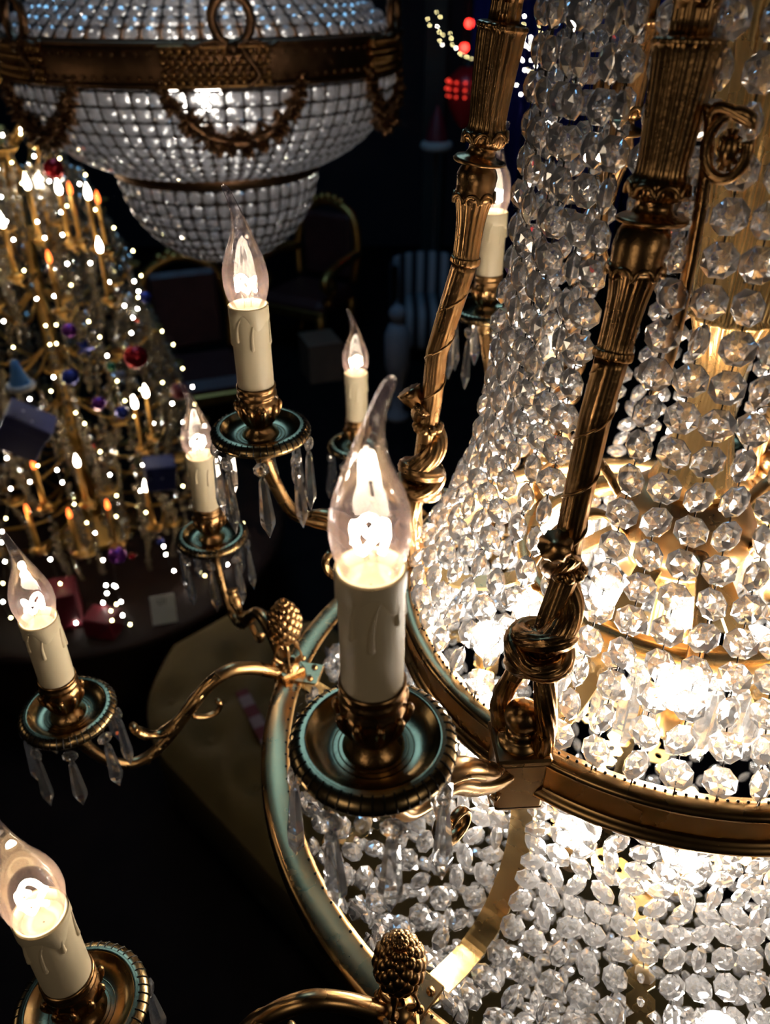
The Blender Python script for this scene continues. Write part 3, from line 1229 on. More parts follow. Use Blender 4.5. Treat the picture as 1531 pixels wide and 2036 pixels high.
M['floor'] = noisy('dark_carpet', (0.005, 0.004, 0.005), (0.012, 0.009, 0.009), 6, (0.8, 0.95), 0, 0.1, 120)
M['floor'].node_tree.nodes['Principled BSDF'].inputs['Specular IOR Level'].default_value = 0.05
M['wall'] = noisy('dark_wall_paint', (0.010, 0.012, 0.020), (0.016, 0.018, 0.028), 2, (0.7, 0.9))
M['ceil'] = noisy('dark_ceiling_paint', (0.012, 0.012, 0.014), (0.02, 0.02, 0.022), 2, (0.8, 0.9))
M['wood'] = noisy('dark_varnished_wood', (0.010, 0.005, 0.003), (0.022, 0.010, 0.006), 5, (0.5, 0.65), 0, 0.1, 40)
M['wood'].node_tree.nodes['Principled BSDF'].inputs['Specular IOR Level'].default_value = 0.15
M['olive'] = noisy('olive_velvet', (0.085, 0.055, 0.012), (0.115, 0.075, 0.017), 8, (0.75, 0.9), 0, 0.05, 300)
M['gilt'] = noisy('old_gilding', (0.42, 0.22, 0.06), (0.62, 0.36, 0.10), 14, (0.32, 0.5), 1.0, 0.1, 80)
M['basketbronze'] = noisy('dark_cast_bronze', (0.16, 0.085, 0.045), (0.26, 0.14, 0.07), 40, (0.35, 0.5), 1.0, 0.3, 90)
M['giltplaque'] = noisy('gilt_plaque_bronze', (0.30, 0.16, 0.06), (0.50, 0.28, 0.11), 40, (0.3, 0.45), 1.0, 0.3, 120)
M['netwire'] = simple('net_wire', (0.05, 0.035, 0.025), 0.5, 0.9)
M['netbead'] = crystal('basket_crystal', body=0.40, bodycol=(0.80, 0.80, 0.84))
M['treebead'] = crystal('tree_crystal', body=0.35, bodycol=(0.55, 0.45, 0.30))
M['led'] = emit('fairy_led_white', (1.0, 0.93, 0.80), 55)
M['ledy'] = emit('fairy_led_yellow', (1.0, 0.86, 0.40), 26)
M['flame'] = emit('tree_candle_bulb', (1.0, 0.88, 0.68), 26)
M['oflame'] = emit('orange_glow_bulb', (1.0, 0.16, 0.03), 5)
M['redglow'] = emit('red_lamp_glow', (1.0, 0.03, 0.02), 7)
M['globe'] = emit('opal_lamp_globe', (1.0, 0.93, 0.84), 14)
M['red'] = simple('red_glitter', (0.45, 0.01, 0.02), 0.25, 0.6)
M['darkred'] = noisy('dark_red_paper', (0.10, 0.008, 0.014), (0.18, 0.014, 0.03), 30, (0.4, 0.6))
M['purple'] = simple('purple_glass', (0.20, 0.03, 0.30), 0.2, 0.6)
M['blue'] = simple('blue_glass', (0.03, 0.05, 0.32), 0.25, 0.5)
M['green'] = simple('green_glass', (0.03, 0.18, 0.09), 0.25, 0.5)
M['white'] = simple('white_paint', (0.22, 0.22, 0.25), 0.7)
M['paleblue'] = simple('pale_blue_felt', (0.08, 0.24, 0.50), 0.8)
M['fur'] = noisy('pale_fur', (0.40, 0.40, 0.40), (0.55, 0.54, 0.50), 60, (0.9, 1.0))
M['card'] = simple('grey_white_card', (0.55, 0.57, 0.56), 0.7)
M['ink'] = simple('black_ink', (0.01, 0.01, 0.01), 0.6)
M['leather'] = noisy('dark_red_upholstery', (0.045, 0.012, 0.012), (0.07, 0.02, 0.018), 12, (0.4, 0.6))
M['kraft'] = noisy('brown_card_box', (0.16, 0.09, 0.055), (0.22, 0.13, 0.08), 6, (0.7, 0.8))
M['navy'] = noisy('navy_drape', (0.02, 0.025, 0.22), (0.03, 0.04, 0.32), 3, (0.8, 0.9))
M['black'] = simple('black_cord', (0.01, 0.01, 0.01), 0.6)
M['pine'] = noisy('dark_fir', (0.004, 0.010, 0.007), (0.010, 0.02, 0.012), 30, (0.8, 0.9))
M['wicker'] = simple('dark_lacquered_frame', (0.02, 0.016, 0.014), 0.4)


def stars(name, base, dot, scale):
    m, nt, b = new_mat(name)
    tc = nt.nodes.new('ShaderNodeTexCoord')
    vo = nt.nodes.new('ShaderNodeTexVoronoi')
    vo.inputs['Scale'].default_value = scale
    vo.inputs['Randomness'].default_value = 0.35
    lt = nt.nodes.new('ShaderNodeMath')
    lt.operation = 'LESS_THAN'
    lt.inputs[1].default_value = 0.16
    mx = nt.nodes.new('ShaderNodeMix')
    mx.data_type = 'RGBA'
    mx.inputs['A'].default_value = rgba(base)
    mx.inputs['B'].default_value = rgba(dot)
    nt.links.new(tc.outputs['Object'], vo.inputs['Vector'])
    nt.links.new(vo.outputs['Distance'], lt.inputs[0])
    nt.links.new(lt.outputs[0], mx.inputs['Factor'])
    nt.links.new(mx.outputs['Result'], b.inputs['Base Color'])
    b.inputs['Roughness'].default_value = 0.5
    return m


M['starpaper'] = stars('navy_star_paper', (0.012, 0.018, 0.10), (0.25, 0.28, 0.45), 26)


def stripes(name, c1, c2, scale, axis='X'):
    m, nt, b = new_mat(name)
    tc = nt.nodes.new('ShaderNodeTexCoord')
    wv = nt.nodes.new('ShaderNodeTexWave')
    wv.bands_direction = axis
    wv.inputs['Scale'].default_value = scale
    gt = nt.nodes.new('ShaderNodeMath')
    gt.operation = 'GREATER_THAN'
    gt.inputs[1].default_value = 0.5
    mx = nt.nodes.new('ShaderNodeMix')
    mx.data_type = 'RGBA'
    mx.inputs['A'].default_value = rgba(c1)
    mx.inputs['B'].default_value = rgba(c2)
    nt.links.new(tc.outputs['Object'], wv.inputs['Vector'])
    nt.links.new(wv.outputs['Fac'], gt.inputs[0])
    nt.links.new(gt.outputs[0], mx.inputs['Factor'])
    nt.links.new(mx.outputs['Result'], b.inputs['Base Color'])
    b.inputs['Roughness'].default_value = 0.8
    return m


M['stripe'] = stripes('black_white_stripe', (0.015, 0.015, 0.02), (0.30, 0.30, 0.32), 3.2)
M['candystripe'] = stripes('red_white_stripe', (0.20, 0.15, 0.17), (0.10, 0.012, 0.02), 3.0, 'Y')


def slab(name, c, s, mat):
    mb = MB()
    mb.box((0, 0, 0), s, 0)
    o = mb.build(name, mat)
    o.location = c
    o['kind'] = 'structure'
    return o


X0, X1, Y0, Y1 = -5.0, 5.0, -3.0, 9.6
slab('floor', ((X0 + X1) / 2, (Y0 + Y1) / 2, -0.05), (X1 - X0 + .4, Y1 - Y0 + .4, 0.1), M['floor'])
slab('ceiling', ((X0 + X1) / 2, (Y0 + Y1) / 2, CEIL + 0.05), (X1 - X0 + .4, Y1 - Y0 + .4, 0.1), M['ceil'])
slab('wall_back', ((X0 + X1) / 2, Y1 + 0.1, CEIL / 2), (X1 - X0 + .4, 0.2, CEIL), M['wall'])
slab('wall_front', ((X0 + X1) / 2, Y0 - 0.1, CEIL / 2), (X1 - X0 + .4, 0.2, CEIL), M['wall'])
slab('wall_left', (X0 - 0.1, (Y0 + Y1) / 2, CEIL / 2), (0.2, Y1 - Y0, CEIL), M['wall'])
slab('wall_right', (X1 + 0.1, (Y0 + Y1) / 2, CEIL / 2), (0.2, Y1 - Y0, CEIL), M['wall'])


# ------------------------------------------------------------------ round basket chandelier
BC = W(-0.418, 2.166, 0.13)
bask = thing('basket_chandelier', 'big round basket chandelier of netted crystals with bronze bands, upper left', 'chandelier', BC)


def bp(az, r, d):
    a = R_(az)
    return Vector((r * math.sin(a), r * math.cos(a), 0.13 - d))


def blathe(mb, prof, mat=0, seg=96, mod=None):
    mb.lathe([(r, 0.13 - d) for r, d in prof], seg, mat, True, None, mod)


mb = MB()
blathe(mb, [(0.438, 0.094), (0.452, 0.092), (0.457, 0.097), (0.452, 0.102), (0.450, 0.106), (0.450, 0.158), (0.453, 0.163), (0.458, 0.167), (0.452, 0.172), (0.436, 0.172), (0.436, 0.094)], 0, 120)
for i in range(120):
    mb.sphere(bp(3 * i, 0.452, 0.113), 0.004, 6, 4)
    mb.sphere(bp(3 * i, 0.452, 0.152), 0.004, 6, 4)
recalc(mb.build('upper_band', M['basketbronze'], bask))
mb = MB()
blathe(mb, [(0.243, 0.374), (0.252, 0.372), (0.256, 0.377), (0.253, 0.382), (0.256, 0.391), (0.250, 0.395), (0.240, 0.395), (0.240, 0.375)])
recalc(mb.build('lower_band', M['basketbronze'], bask))


def net(name, prof, cols, rows, a_b, wr):
    """crystals set in a wire net on a surface of revolution"""
    mb = MB()
    P = smooth_path([(r, 0, d) for r, d in prof], 8)
    cum = [0]
    for p, q in zip(P, P[1:]):
        cum.append(cum[-1] + (q - p).length)

    def at(s):
        s *= cum[-1]
        for i in range(len(P) - 1):
            if s <= cum[i + 1] + 1e-9:
                t = (s - cum[i]) / max(1e-9, cum[i + 1] - cum[i])
                return P[i].lerp(P[i + 1], t), (P[i + 1] - P[i]).normalized()
        return P[-1], (P[-1] - P[-2]).normalized()
    for j in range(rows):
        q, t = at((j + 0.5) / rows)
        r, d = q.x, q.z
        for k in range(cols):
            az = 360 * (k + 0.5) / cols
            a = R_(az)
            out = Vector((math.sin(a), math.cos(a), 0))
            tang = out * t.x + Vector((0, 0, -t.z))
            sz = min(a_b, PI * r / cols * 0.98)
            Z = -tang.normalized()
            Yv = (out - Z * out.dot(Z)).normalized()
            Xv = Yv.cross(Z)
            T = Matrix((Xv, Yv, Z)).transposed().to_4x4()
            T = T @ Matrix.Rotation(rb.gauss(0, 0.12), 4, 'X') @ Matrix.Rotation(rb.gauss(0, 0.12), 4, 'Z')
            T.translation = bp(az, r, d)
            mb.octagon(T, sz, 0, 0.5, 8)
    for j in range(rows + 1):
        q, t = at(j / rows)
        mb.tube([bp(360 * k / 72, q.x + 0.004, q.z) for k in range(72)], wr, 5, 1, closed=True)
    for k in range(cols):
        az = 360 * k / cols
        mb.tube([bp(az, at(j / (rows * 1.0))[0].x + 0.004, at(j / (rows * 1.0))[0].z) for j in range(rows + 1)], wr, 5, 1)
    o = mb.build(name, [M['netbead'], M['netwire']], bask)
    o['kind'] = 'stuff'
    return o


net('bowl_bead_net', [(0.440, 0.176), (0.436, 0.205), (0.420, 0.245), (0.390, 0.290), (0.345, 0.330), (0.295, 0.358), (0.250, 0.374)], 76, 10, 0.0165, 0.0024)
net('basin_bead_net', [(0.243, 0.397), (0.240, 0.425), (0.226, 0.47), (0.198, 0.52), (0.155, 0.565), (0.095, 0.60), (0.03, 0.615)], 48, 10, 0.0145, 0.0022)
net('dome_bead_net', [(0.438, 0.090), (0.415, 0.068), (0.36, 0.030), (0.29, -0.025), (0.22, -0.10), (0.17, -0.20), (0.14, -0.33), (0.12, -0.5)], 72, 26, 0.0155, 0.0022)

mot_done = None
for k in range(6):
    az = 163 + 60 * k
    # ornate plaque on the band
    mb = MB()
    for i in range(13):
        for j, dd in enumerate((0.108, 0.126, 0.146, 0.160)):
            aa = az + 4 + (i - 6) * 2.1
            mb.sphere(bp(aa, 0.453, dd), 0.0065, 6, 5, 0, True, 1.3)
            if i < 12 and j < 3:
                mb.tube([bp(aa, 0.454, dd), bp(aa + 1.05, 0.460, dd + 0.008), bp(aa + 2.1, 0.454, dd + (0.014 if j % 2 else 0.004))], 0.0028, 5)
    for dd in (0.101, 0.166):
        mb.tube([bp(az + 4 + q, 0.4585, dd) for q in range(-14, 15)], 0.0038, 6)
    mb.build('plaque', M['giltplaque'], bask)
    # wreath ring standing on the band with ribbon tails
    mb = MB()
    rg = []
    for q in range(26):
        t = 2 * PI * q / 26
        rg.append(bp(az - 0.5 + 4.6 * math.cos(t) / 1.0, 0.452, 0.058 - 0.040 * math.sin(t)))
    mb.tube(rg, [0.0085 + 0.0016 * (q % 2) for q in range(26)], 10, 0, closed=True)
    for sg in (-1, 1):
        mb.tube(smooth_path([bp(az, 0.455, 0.100), bp(az + sg * 5, 0.462, 0.092), bp(az + sg * 9, 0.460, 0.100), bp(az + sg * 11, 0.457, 0.094)], 5), 0.006, 8, 0, squash=0.6)
    mb.sphere(bp(az, 0.457, 0.103), 0.013, 10, 8)
    mb.tube(smooth_path([bp(az - 2, 0.456, 0.10), bp(az - 4, 0.462, 0.125), bp(az - 6, 0.458, 0.15), bp(az - 3, 0.458, 0.168)], 5), 0.006, 8)
    mb.build('wreath', M['basketbronze'], bask)
    # leafy swag under the band
    mb = MB()
    cur = smooth_path([bp(az + 18, 0.450, 0.165), bp(az + 15, 0.450, 0.205), bp(az + 9, 0.440, 0.250), bp(az + 0, 0.432, 0.272), bp(az - 9, 0.440, 0.250), bp(az - 15, 0.450, 0.205), bp(az - 18, 0.450, 0.160)], 7)
    N = len(cur)
    mb.tube(cur, [0.005 + 0.007 * math.sin(PI * i / (N - 1)) for i in range(N)], 8)
    for i, p in enumerate(cur):
        g = math.sin(PI * i / (N - 1))
        for q in range(5):
            n = Vector((rb.uniform(-1, 1), rb.uniform(-1, 1), rb.uniform(-1, 1))).normalized()
            mb.tube([p, p + n * (0.010 + 0.014 * g), p + n * (0.016 + 0.022 * g)], [0.006, 0.010, 0.001], 6, 0, True, squash=0.5)
    mb.build('swag', M['basketbronze'], bask)
mb = MB()
mb.tube([Vector((0, 0, 0.6)), Vector((0, 0, CEIL - BC.z))], 0.012, 8)
mb.lathe([(0.125, 0.62), (0.13, 0.63), (0.13, 0.66), (0.1, 0.69), (0.02, 0.72)], 40)
mb.build('hanging_rod', M['basketbronze'], bask)
for az, r, d in ((170, 0.33, 0.195), (40, 0.12, 0.33), (300, 0.12, 0.25), (20, 0.2, 0.0)):
    mb = MB()
    mb.sphere(bp(az, r, d), 0.028, 16, 10)
    mb.tube([bp(az, r, d + 0.02), bp(az, r * 0.2, d + 0.03)], 0.004, 6, 1)
    o = mb.build('basket_lamp', [M['globe'], M['basketbronze']], bask)
    point_light('basket_lamp_light', bp(az, r * 0.86, d - 0.045), 0.34, (1.0, 0.92, 0.82), 0.02, bask)

# ------------------------------------------------------------------ round plinth, crystal tree, strings, baubles, gifts
TREE = Vector((-1.36, 3.1, 0.46))
pl = thing('round_plinth', 'low round dark wooden table under the sparkling crystal tree', 'table', (TREE.x, TREE.y, 0))
mb = MB()
mb.lathe([(0.0005, 0.455), (0.84, 0.455), (0.875, 0.448), (0.885, 0.43), (0.872, 0.415), (0.83, 0.40), (0.0005, 0.40)], 72)
mb.build('tabletop', M['wood'], pl)
mb = MB()
mb.lathe([(0.70, 0.402), (0.72, 0.30), (0.78, 0.08), (0.80, 0.0), (0.0005, 0.0)], 64)
mb.build('base', M['wood'], pl)

tree = thing('crystal_tree', 'tall crystal Christmas tree with candles on a round table, left side', 'tree', TREE)
TH = 1.72
ra = random.Random(21)


def tr_r(z):
    s = z / TH
    return lerp_table([(0, 0.66), (0.25, 0.60), (0.5, 0.47), (0.75, 0.36), (0.9, 0.26), (1.0, 0.13)], s)


mb = MB()
mb.tube([(0, 0, 0), (0, 0, 0.6), (0, 0, TH)], [0.05, 0.035, 0.02], 12)
mb.lathe([(0.0005, 0.0), (0.2, 0.0), (0.19, 0.03), (0.06, 0.06), (0.04, 0.1)], 32)
mb.build('trunk', M['gilt'], tree)
mb = MB()
for tier in range(7):
    z = 0.22 + 0.235 * tier
    rr = tr_r(z) * 0.92
    for k in range(10):
        t = 2 * PI * (k + 0.37 * tier) / 10
        c, s = math.cos(t), math.sin(t)
        P = smooth_path([(0.02 * c, 0.02 * s, z - 0.02), (rr * .35 * c, rr * .35 * s, z - 0.10), (rr * .7 * c, rr * .7 * s, z - 0.07), (rr * c, rr * s, z + 0.03)], 4)
        mb.tube(P, 0.007, 6)
        mb.lathe([(0.008, 0.03), (0.035, 0.035), (0.04, 0.045), (0.02, 0.04)], 10, 0, True, Matrix.Translation((rr * c, rr * s, z)))
for sg in (-1, 1):   # gilt scrolls of the crown
    mb.tube(smooth_path([(0, 0, TH - 0.1), (sg * 0.10, -0.05, TH), (sg * 0.16, -0.06, TH + 0.10), (sg * 0.09, -0.06, TH + 0.17), (sg * 0.03, -0.06, TH + 0.12)], 5), 0.018, 8)
mb.build('branches', M['gilt'], tree)
mb = MB()
for i in range(460):
    az = ra.uniform(0, 2 * PI)
    z1 = ra.uniform(0.35, TH)
    L = ra.uniform(0.2, 0.5)
    n = int(L / 0.034)
    for q in range(n):
        z = z1 - 0.034 * q
        if z < 0.04:
            break
        rr = tr_r(z1) * 0.93 + 0.03 * math.sin(q * 0.5)
        T = Matrix.Translation((rr * math.cos(az), rr * math.sin(az), z)) @ Matrix.Rotation(ra.uniform(0, 3), 4, 'Z')
        mb.octagon(T, ra.choice((0.012, 0.016, 0.016, 0.020)), 0, 0.5, 6)
cr = mb.build('crystal_garlands', M['treebead'], tree)
cr['kind'] = 'stuff'
# lit candles on the branches
cproto = oproto = None
for (u, v, f, col) in [(55, 362, 2.82, 0), (80, 358, 3.0, 0), (118, 372, 2.86, 0), (176, 382, 2.80, 0), (5, 438, 2.70, 0), (199, 488, 2.72, 0), (290, 778, 2.66, 0), (268, 800, 2.58, 0), (153, 916, 2.50, 0), (290, 966, 2.52, 0),
                       (53, 1010, 2.42, 1), (137, 1018, 2.40, 1), (213, 1001, 2.42, 1), (140, 372, 2.9, 1), (195, 390, 2.9, 1), (98, 508, 2.62, 1), (66, 920, 2.45, 1)]:
    p = sight(u, v, f=f) - TREE
    if cproto is None:
        mb = MB()
        mb.lathe([(0.009, -0.17), (0.011, -0.16), (0.0095, -0.155), (0.0085, -0.02), (0.0005, -0.018)], 12)
        mb.lathe([(0.004, -0.21), (0.028, -0.185), (0.03, -0.178), (0.01, -0.168)], 16)
        mb.tube([(0, 0, -0.20), (0, 0.05, -0.235), (0, 0.16, -0.22)], 0.006, 6)
        cproto = mb.build('tree_candle', M['gilt'], tree)
        mk = MB()
        mk.lathe([(0.0005, -0.022), (0.008, -0.016), (0.0105, -0.004), (0.0085, 0.010), (0.004, 0.022), (0.0005, 0.032)], 14)
        fl = mk.build('flame_bulb', M['flame'], cproto)
        o = cproto
        mk = MB()
        mk.lathe([(0.0005, -0.022), (0.007, -0.016), (0.008, -0.004), (0.006, 0.008), (0.003, 0.016), (0.0005, 0.022)], 14)
    else:
        o = dup(cproto, tree)
        if col == 0:
            dup(fl, o)
        else:
            if oproto is None:
                oproto = mk.build('flame_bulb', M['oflame'], o)
            else:
                dup(oproto, o)
    o.location = p
for az, rr, z in ((-90, 0.6, 0.55), (-60, 0.62, 0.9), (-120, 0.55, 1.1), (-75, 0.48, 1.5), (-40, 0.66, 0.35)):
    point_light('tree_light', TREE + Vector(((rr + .12) * math.cos(R_(az)), (rr + .12) * math.sin(R_(az)), z)), 0.55, (1.0, 0.72, 0.42), 0.02)

# fairy-light strings, each hanging down the tree
led_proto = led_y = None
LEDN = 22
SL = 'string of tiny white fairy lights hanging down the crystal tree'
for sidx in range(14):
    az = R_(-178 + sidx * 13.2 + ra.uniform(-3, 3))
    pts = []
    x_top, x_bot = 0.16, 0.78
    for q in range(LEDN):
        s = (q + ra.uniform(-.35, .35)) / (LEDN - 1)
        s = min(1, max(0, s))
        z = TH * 1.0 * (1 - s) + 0.02 * s
        rr = tr_r(z) + 0.035 + 0.025 * math.sin(q * 1.3 + sidx) + ra.uniform(-.02, .03)
        aa = az + 0.07 * math.sin(q * 0.6 + sidx * 2)
        pts.append(Vector((rr * math.cos(aa), rr * math.sin(aa), z)))
    st = MB()
    st.tube(pts, 0.0014, 4)
    o = st.build('fairy_light_string', M['black'], None, TREE)
    tag(o, SL, 'string lights', 'fairy light strings on the crystal tree')
    for q, p in enumerate(pts):
        yel = ra.random() < 0.45
        if led_proto is None:
            m1 = MB()
            m1.sphere((0, 0, 0), 0.0042, 8, 6)
            led_proto = m1.build('led', M['led'], o)
            l = led_proto
        elif yel and led_y is None:
            m1 = MB()
            m1.sphere((0, 0, 0), 0.0036, 8, 6)
            led_y = m1.build('led', M['ledy'], o)
            l = led_y
        else:
            l = dup(led_y if yel else led_proto, o)
        l.location = p
# a spill of the string over the table edge and floor
pts = [sight(u, v, f=f) for u, v, f in [(212, 1178, 2.16), (220, 1213, 2.14), (231, 1200, 2.13), (243, 1222, 2.11), (258, 1240, 2.10), (222, 1232, 2.10)]]
fl_pts = [sight(u, v, d=2.56) for u, v in [(168, 1288), (196, 1328), (205, 1345), (230, 1328), (250, 1325), (248, 1350), (262, 1357), (240, 1364), (272, 1358), (283, 1364), (258, 1342), (310, 1338), (263, 1300), (275, 1293), (318, 1335)]]
st = MB()
st.tube(pts + fl_pts, 0.0014, 4, 0, False)
o = st.build('fairy_light_string', M['black'])
tag(o, 'end of a fairy light string trailing over the table edge to the floor', 'string lights', 'fairy light strings on the crystal tree')
for i, p in enumerate(pts + fl_pts):
    l = dup(led_y if i % 3 else led_proto, o)
    l.location = p


def bauble(u, v, f, r, mat, label):
    p = sight(u, v, f=f)
    t = thing('bauble', label, 'bauble', p)
    m1 = MB()
    m1.sphere((0, 0, 0), r, 24, 16)
    m1.build('ball', mat, t)
    m2 = MB()
    m2.lathe([(r * 0.22, r * 0.96), (r * 0.22, r * 1.15), (0.0005, r * 1.17)], 12)
    m2.tube([(0, 0, r * 1.15), (r * .12, 0, r * 1.3), (0, 0, r * 1.42), (-r * .12, 0, r * 1.3), (0, 0, r * 1.15)], r * 0.04, 5)
    m2.build('cap', M['gilt'], t)


bauble(108, 333, 2.72, 0.032, M['red'], 'red glittering bauble near the top of the crystal tree')
bauble(270, 708, 2.50, 0.040, M['red'], 'large red glittering bauble halfway down the crystal tree')
bauble(358, 776, 2.60, 0.032, M['darkred'], 'matt dark red bauble at the right edge of the tree')
bauble(233, 1103, 2.30, 0.033, M['purple'], 'purple bauble low on the tree, above the red parcel')
bauble(138, 655, 2.48, 0.024, M['purple'], 'small violet bauble in the upper middle of the tree')
bauble(140, 748, 2.44, 0.028, M['blue'], 'blue bauble left of the middle of the crystal tree')
bauble(197, 800, 2.44, 0.024, M['purple'], 'dark plum bauble below the large red one')
bauble(243, 818, 2.46, 0.022, M['blue'], 'small blue bauble close to a lit candle on the tree')
bauble(222, 727, 2.52, 0.015, M['green'], 'tiny green bauble beside the large red one')
bauble(240, 745, 2.50, 0.018, M['white'], 'small pearl white bauble under the tiny green one')
bauble(290, 590, 2.62, 0.020, M['blue'], 'small dark blue bauble high on the right of the tree')
bauble(262, 1105, 2.32, 0.013, M['red'], 'tiny red bauble touching the purple one low on the tree')
bauble(318, 1075, 2.52, 0.016, M['blue'], 'small blue bauble at the lower right of the tree')


def star_box(u, v, f, s, rot, label, cat='gift box'):
    p = sight(u, v, f=f)
    t = thing('gift_box', label, cat, p)
    t.rotation_euler = rot
    mb = MB()
    mb.box((0, 0, 0), s, 0, None, 0.004)
    mb.build('box', M['starpaper'], t)
    mb = MB()
    mb.box((0, 0, s[2] * 0.36), (s[0] * 1.05, s[1] * 1.05, s[2] * 0.3), 0, None, 0.004)
    mb.build('lid', M['starpaper'], t)


star_box(48, 855, 2.44, (0.15, 0.10, 0.15), (0.2, 0.62, 0.25), 'large navy gift box with pale stars hung on the left of the tree')
star_box(318, 940, 2.50, (0.105, 0.08, 0.105), (0.1, 0.1, 0.35), 'smaller navy starred gift box hung on the right of the tree')

# blue felt hat ornament
p = sight(42, 765, f=2.40)
t = thing('felt_hat', 'blue felt hat with pale fur brim hanging on the crystal tree', 'ornament', p)
mb = MB()
mb.lathe([(0.034, 0), (0.03, 0.02), (0.018, 0.055), (0.011, 0.085), (0.0005, 0.092)], 24)
mb.build('crown', M['paleblue'], t)
mb = MB()
mb.tube([(0.036 * math.cos(2 * PI * i / 24), 0.036 * math.sin(2 * PI * i / 24), 0) for i in range(24)], 0.011, 8, closed=True)
mb.build('brim', M['fur'], t)

# blue star ornament
p = sight(170, 690, f=2.5)
mb = MB()
vs, fs = [(0, -0.008, 0), (0, 0.008, 0)], []
for i in range(10):
    r = 0.036 if i % 2 == 0 else 0.016
    vs.append((r * math.sin(2 * PI * i / 10 + .3), 0, r * math.cos(2 * PI * i / 10 + .3)))
for i in range(10):
    fs.append((0, 2 + i, 2 + (i + 1) % 10))
    fs.append((1, 2 + (i + 1) % 10, 2 + i))
mb.add(vs, fs)
tag(mb.build('star_ornament', M['blue'], None, p), 'dark blue five pointed star hanging on the tree', 'ornament')


def parcel(c, s, rz, mat, name, label):
    t = thing(name, label, 'parcel', c)
    t.rotation_euler.z = rz
    mb = MB()
    mb.box((0, 0, s[2] / 2), s, 0, None, 0.004)
    mb.build('box', mat, t)
    mb = MB()
    mb.box((0, 0, s[2] / 2), (s[0] * 0.12, s[1] * 1.01, s[2] * 1.01), 0)
    mb.box((0, 0, s[2] / 2), (s[0] * 1.01, s[1] * 0.12, s[2] * 1.01), 0)
    mb.build('ribbon', M['darkred'], t)


parcel((-1.30, 2.44, 0.456), (0.16, 0.13, 0.17), 0.3, M['darkred'], 'parcel', 'dark red wrapped parcel standing on the round table under the tree')
parcel((-1.11, 2.38, 0.456), (0.12, 0.10, 0.09), -0.2, M['darkred'], 'parcel', 'smaller low dark red parcel in front of the taller one')

# price card leaning on the table
pc = sight(322, 1208, f=2.42)
t = thing('price_card', 'grey white price card standing at the edge of the round table', 'card', (pc.x, pc.y, 0.458))
mb = MB()
mb.box((0, 0, 0.062), (0.095, 0.004, 0.124), 0)
mb.box((0, 0.02, 0.03), (0.02, 0.04, 0.004), 0)
mb.build('card', M['card'], t)
cu = bpy.data.curves.new('lettering', 'FONT')
cu.body = 'U1'
cu.size = 0.034
cu.extrude = 0.0006
cu.align_x = 'CENTER'
tmp = bpy.data.objects.new('lettering_source', cu)
COL.objects.link(tmp)
bpy.context.view_layer.update()
me_ = bpy.data.meshes.new_from_object(tmp.evaluated_get(bpy.context.evaluated_depsgraph_get()))
bpy.data.objects.remove(tmp)
lo = bpy.data.objects.new('lettering', me_)
COL.objects.link(lo)
lo.parent = t
lo.location = (0, -0.0028, 0.086)
lo.rotation_euler = (PI / 2, 0, 0)
me_.materials.clear()
me_.materials.append(M['ink'])
t.rotation_euler = (-0.25, 0.06, 0.35)

# ------------------------------------------------------------------ tufted chaise
chz = thing('tufted_chaise', 'long olive velvet chaise with buttoned seat, in the dark below the candle arms', 'sofa', (-0.13, 1.74, 0))
chz.rotation_euler.z = math.atan2(-0.72, 0.70)
LX, WY = 1.9, 0.84


def chaise_outline(s):
    """rounded head at -x"""
    pts = []
    for i in range(25):
        a = PI / 2 + PI * i / 24
        pts.append((-0.42 + 0.46 * s * math.cos(a), (WY / 2) * s * math.sin(a)))
    pts += [(LX - 0.5, -WY / 2 * s), (LX - 0.5, WY / 2 * s)]
    return pts


mb = MB()
nx, ny = 90, 44
vs, fs = [], []
btn = [(-0.62 + 0.25 * i, -0.28 + 0.28 * j + (0.0)) for i in range(9) for j in range(3)] + [(-0.495 + 0.25 * i, -0.14 + 0.28 * j) for i in range(9) for j in range(2)]
for i in range(nx + 1):
    for j in range(ny + 1):
        u, v = -1 + 2 * i / nx, -1 + 2 * j / ny
        x = -0.88 + (LX - 0.5 + 0.88) * (u + 1) / 2
        half = WY / 2
        if x < -0.42:
            half = (WY / 2) * math.sqrt(max(0.0, 1 - ((x + 0.42) / 0.46) ** 2))
        y = v * half
        edge = min(1.0, (1 - abs(v)) * half / 0.10 if half > 0 else 0)
        ex = min(1.0, (x + 0.88) / 0.08)
        e = max(0, min(edge, ex))
        z = 0.43 + 0.09 * math.sin(e * PI / 2)
        for (bx, by) in btn:
            d2 = (x - bx) ** 2 + (y - by) ** 2
            z -= 0.055 * math.exp(-d2 / 0.0032)
        vs.append((x, y, z))
for i in range(nx):
    for j in range(ny):
        a = i * (ny + 1) + j
        fs.append((a, a + ny + 1, a + ny + 2, a + 1))
mb.add(vs, fs, 0, True)
o1, o0 = chaise_outline(1.0), chaise_outline(0.97)
n = len(o1)
mb.add([(x, y, 0.435) for x, y in o1] + [(x, y, 0.14) for x, y in o0], [(i, (i + 1) % n, n + (i + 1) % n, n + i) for i in range(n)] + [tuple(n + i for i in range(n))], 0, True)
mb.build('seat', M['olive'], chz)
bt = None
for (bx, by) in btn:
    if bt is None:
        mb = MB()
        mb.sphere((0, 0, 0), 0.011, 10, 6, 0, True, 0.6)
        bt = mb.build('button', M['olive'], chz)
        o = bt
    else:
        o = dup(bt, chz)
    o.location = (bx, by, 0.470)
lg = None
for (x, y) in ((-0.6, 0.22), (-0.6, -0.22), (1.3, 0.32), (1.3, -0.32)):
    if lg is None:
        mb = MB()
        mb.lathe([(0.0005, 0), (0.018, 0), (0.026, 0.05), (0.034, 0.14), (0.0005, 0.145)], 16)
        lg = mb.build('leg', M['wood'], chz)
        o = lg
    else:
        o = dup(lg, chz)
    o.location = (x, y, 0)
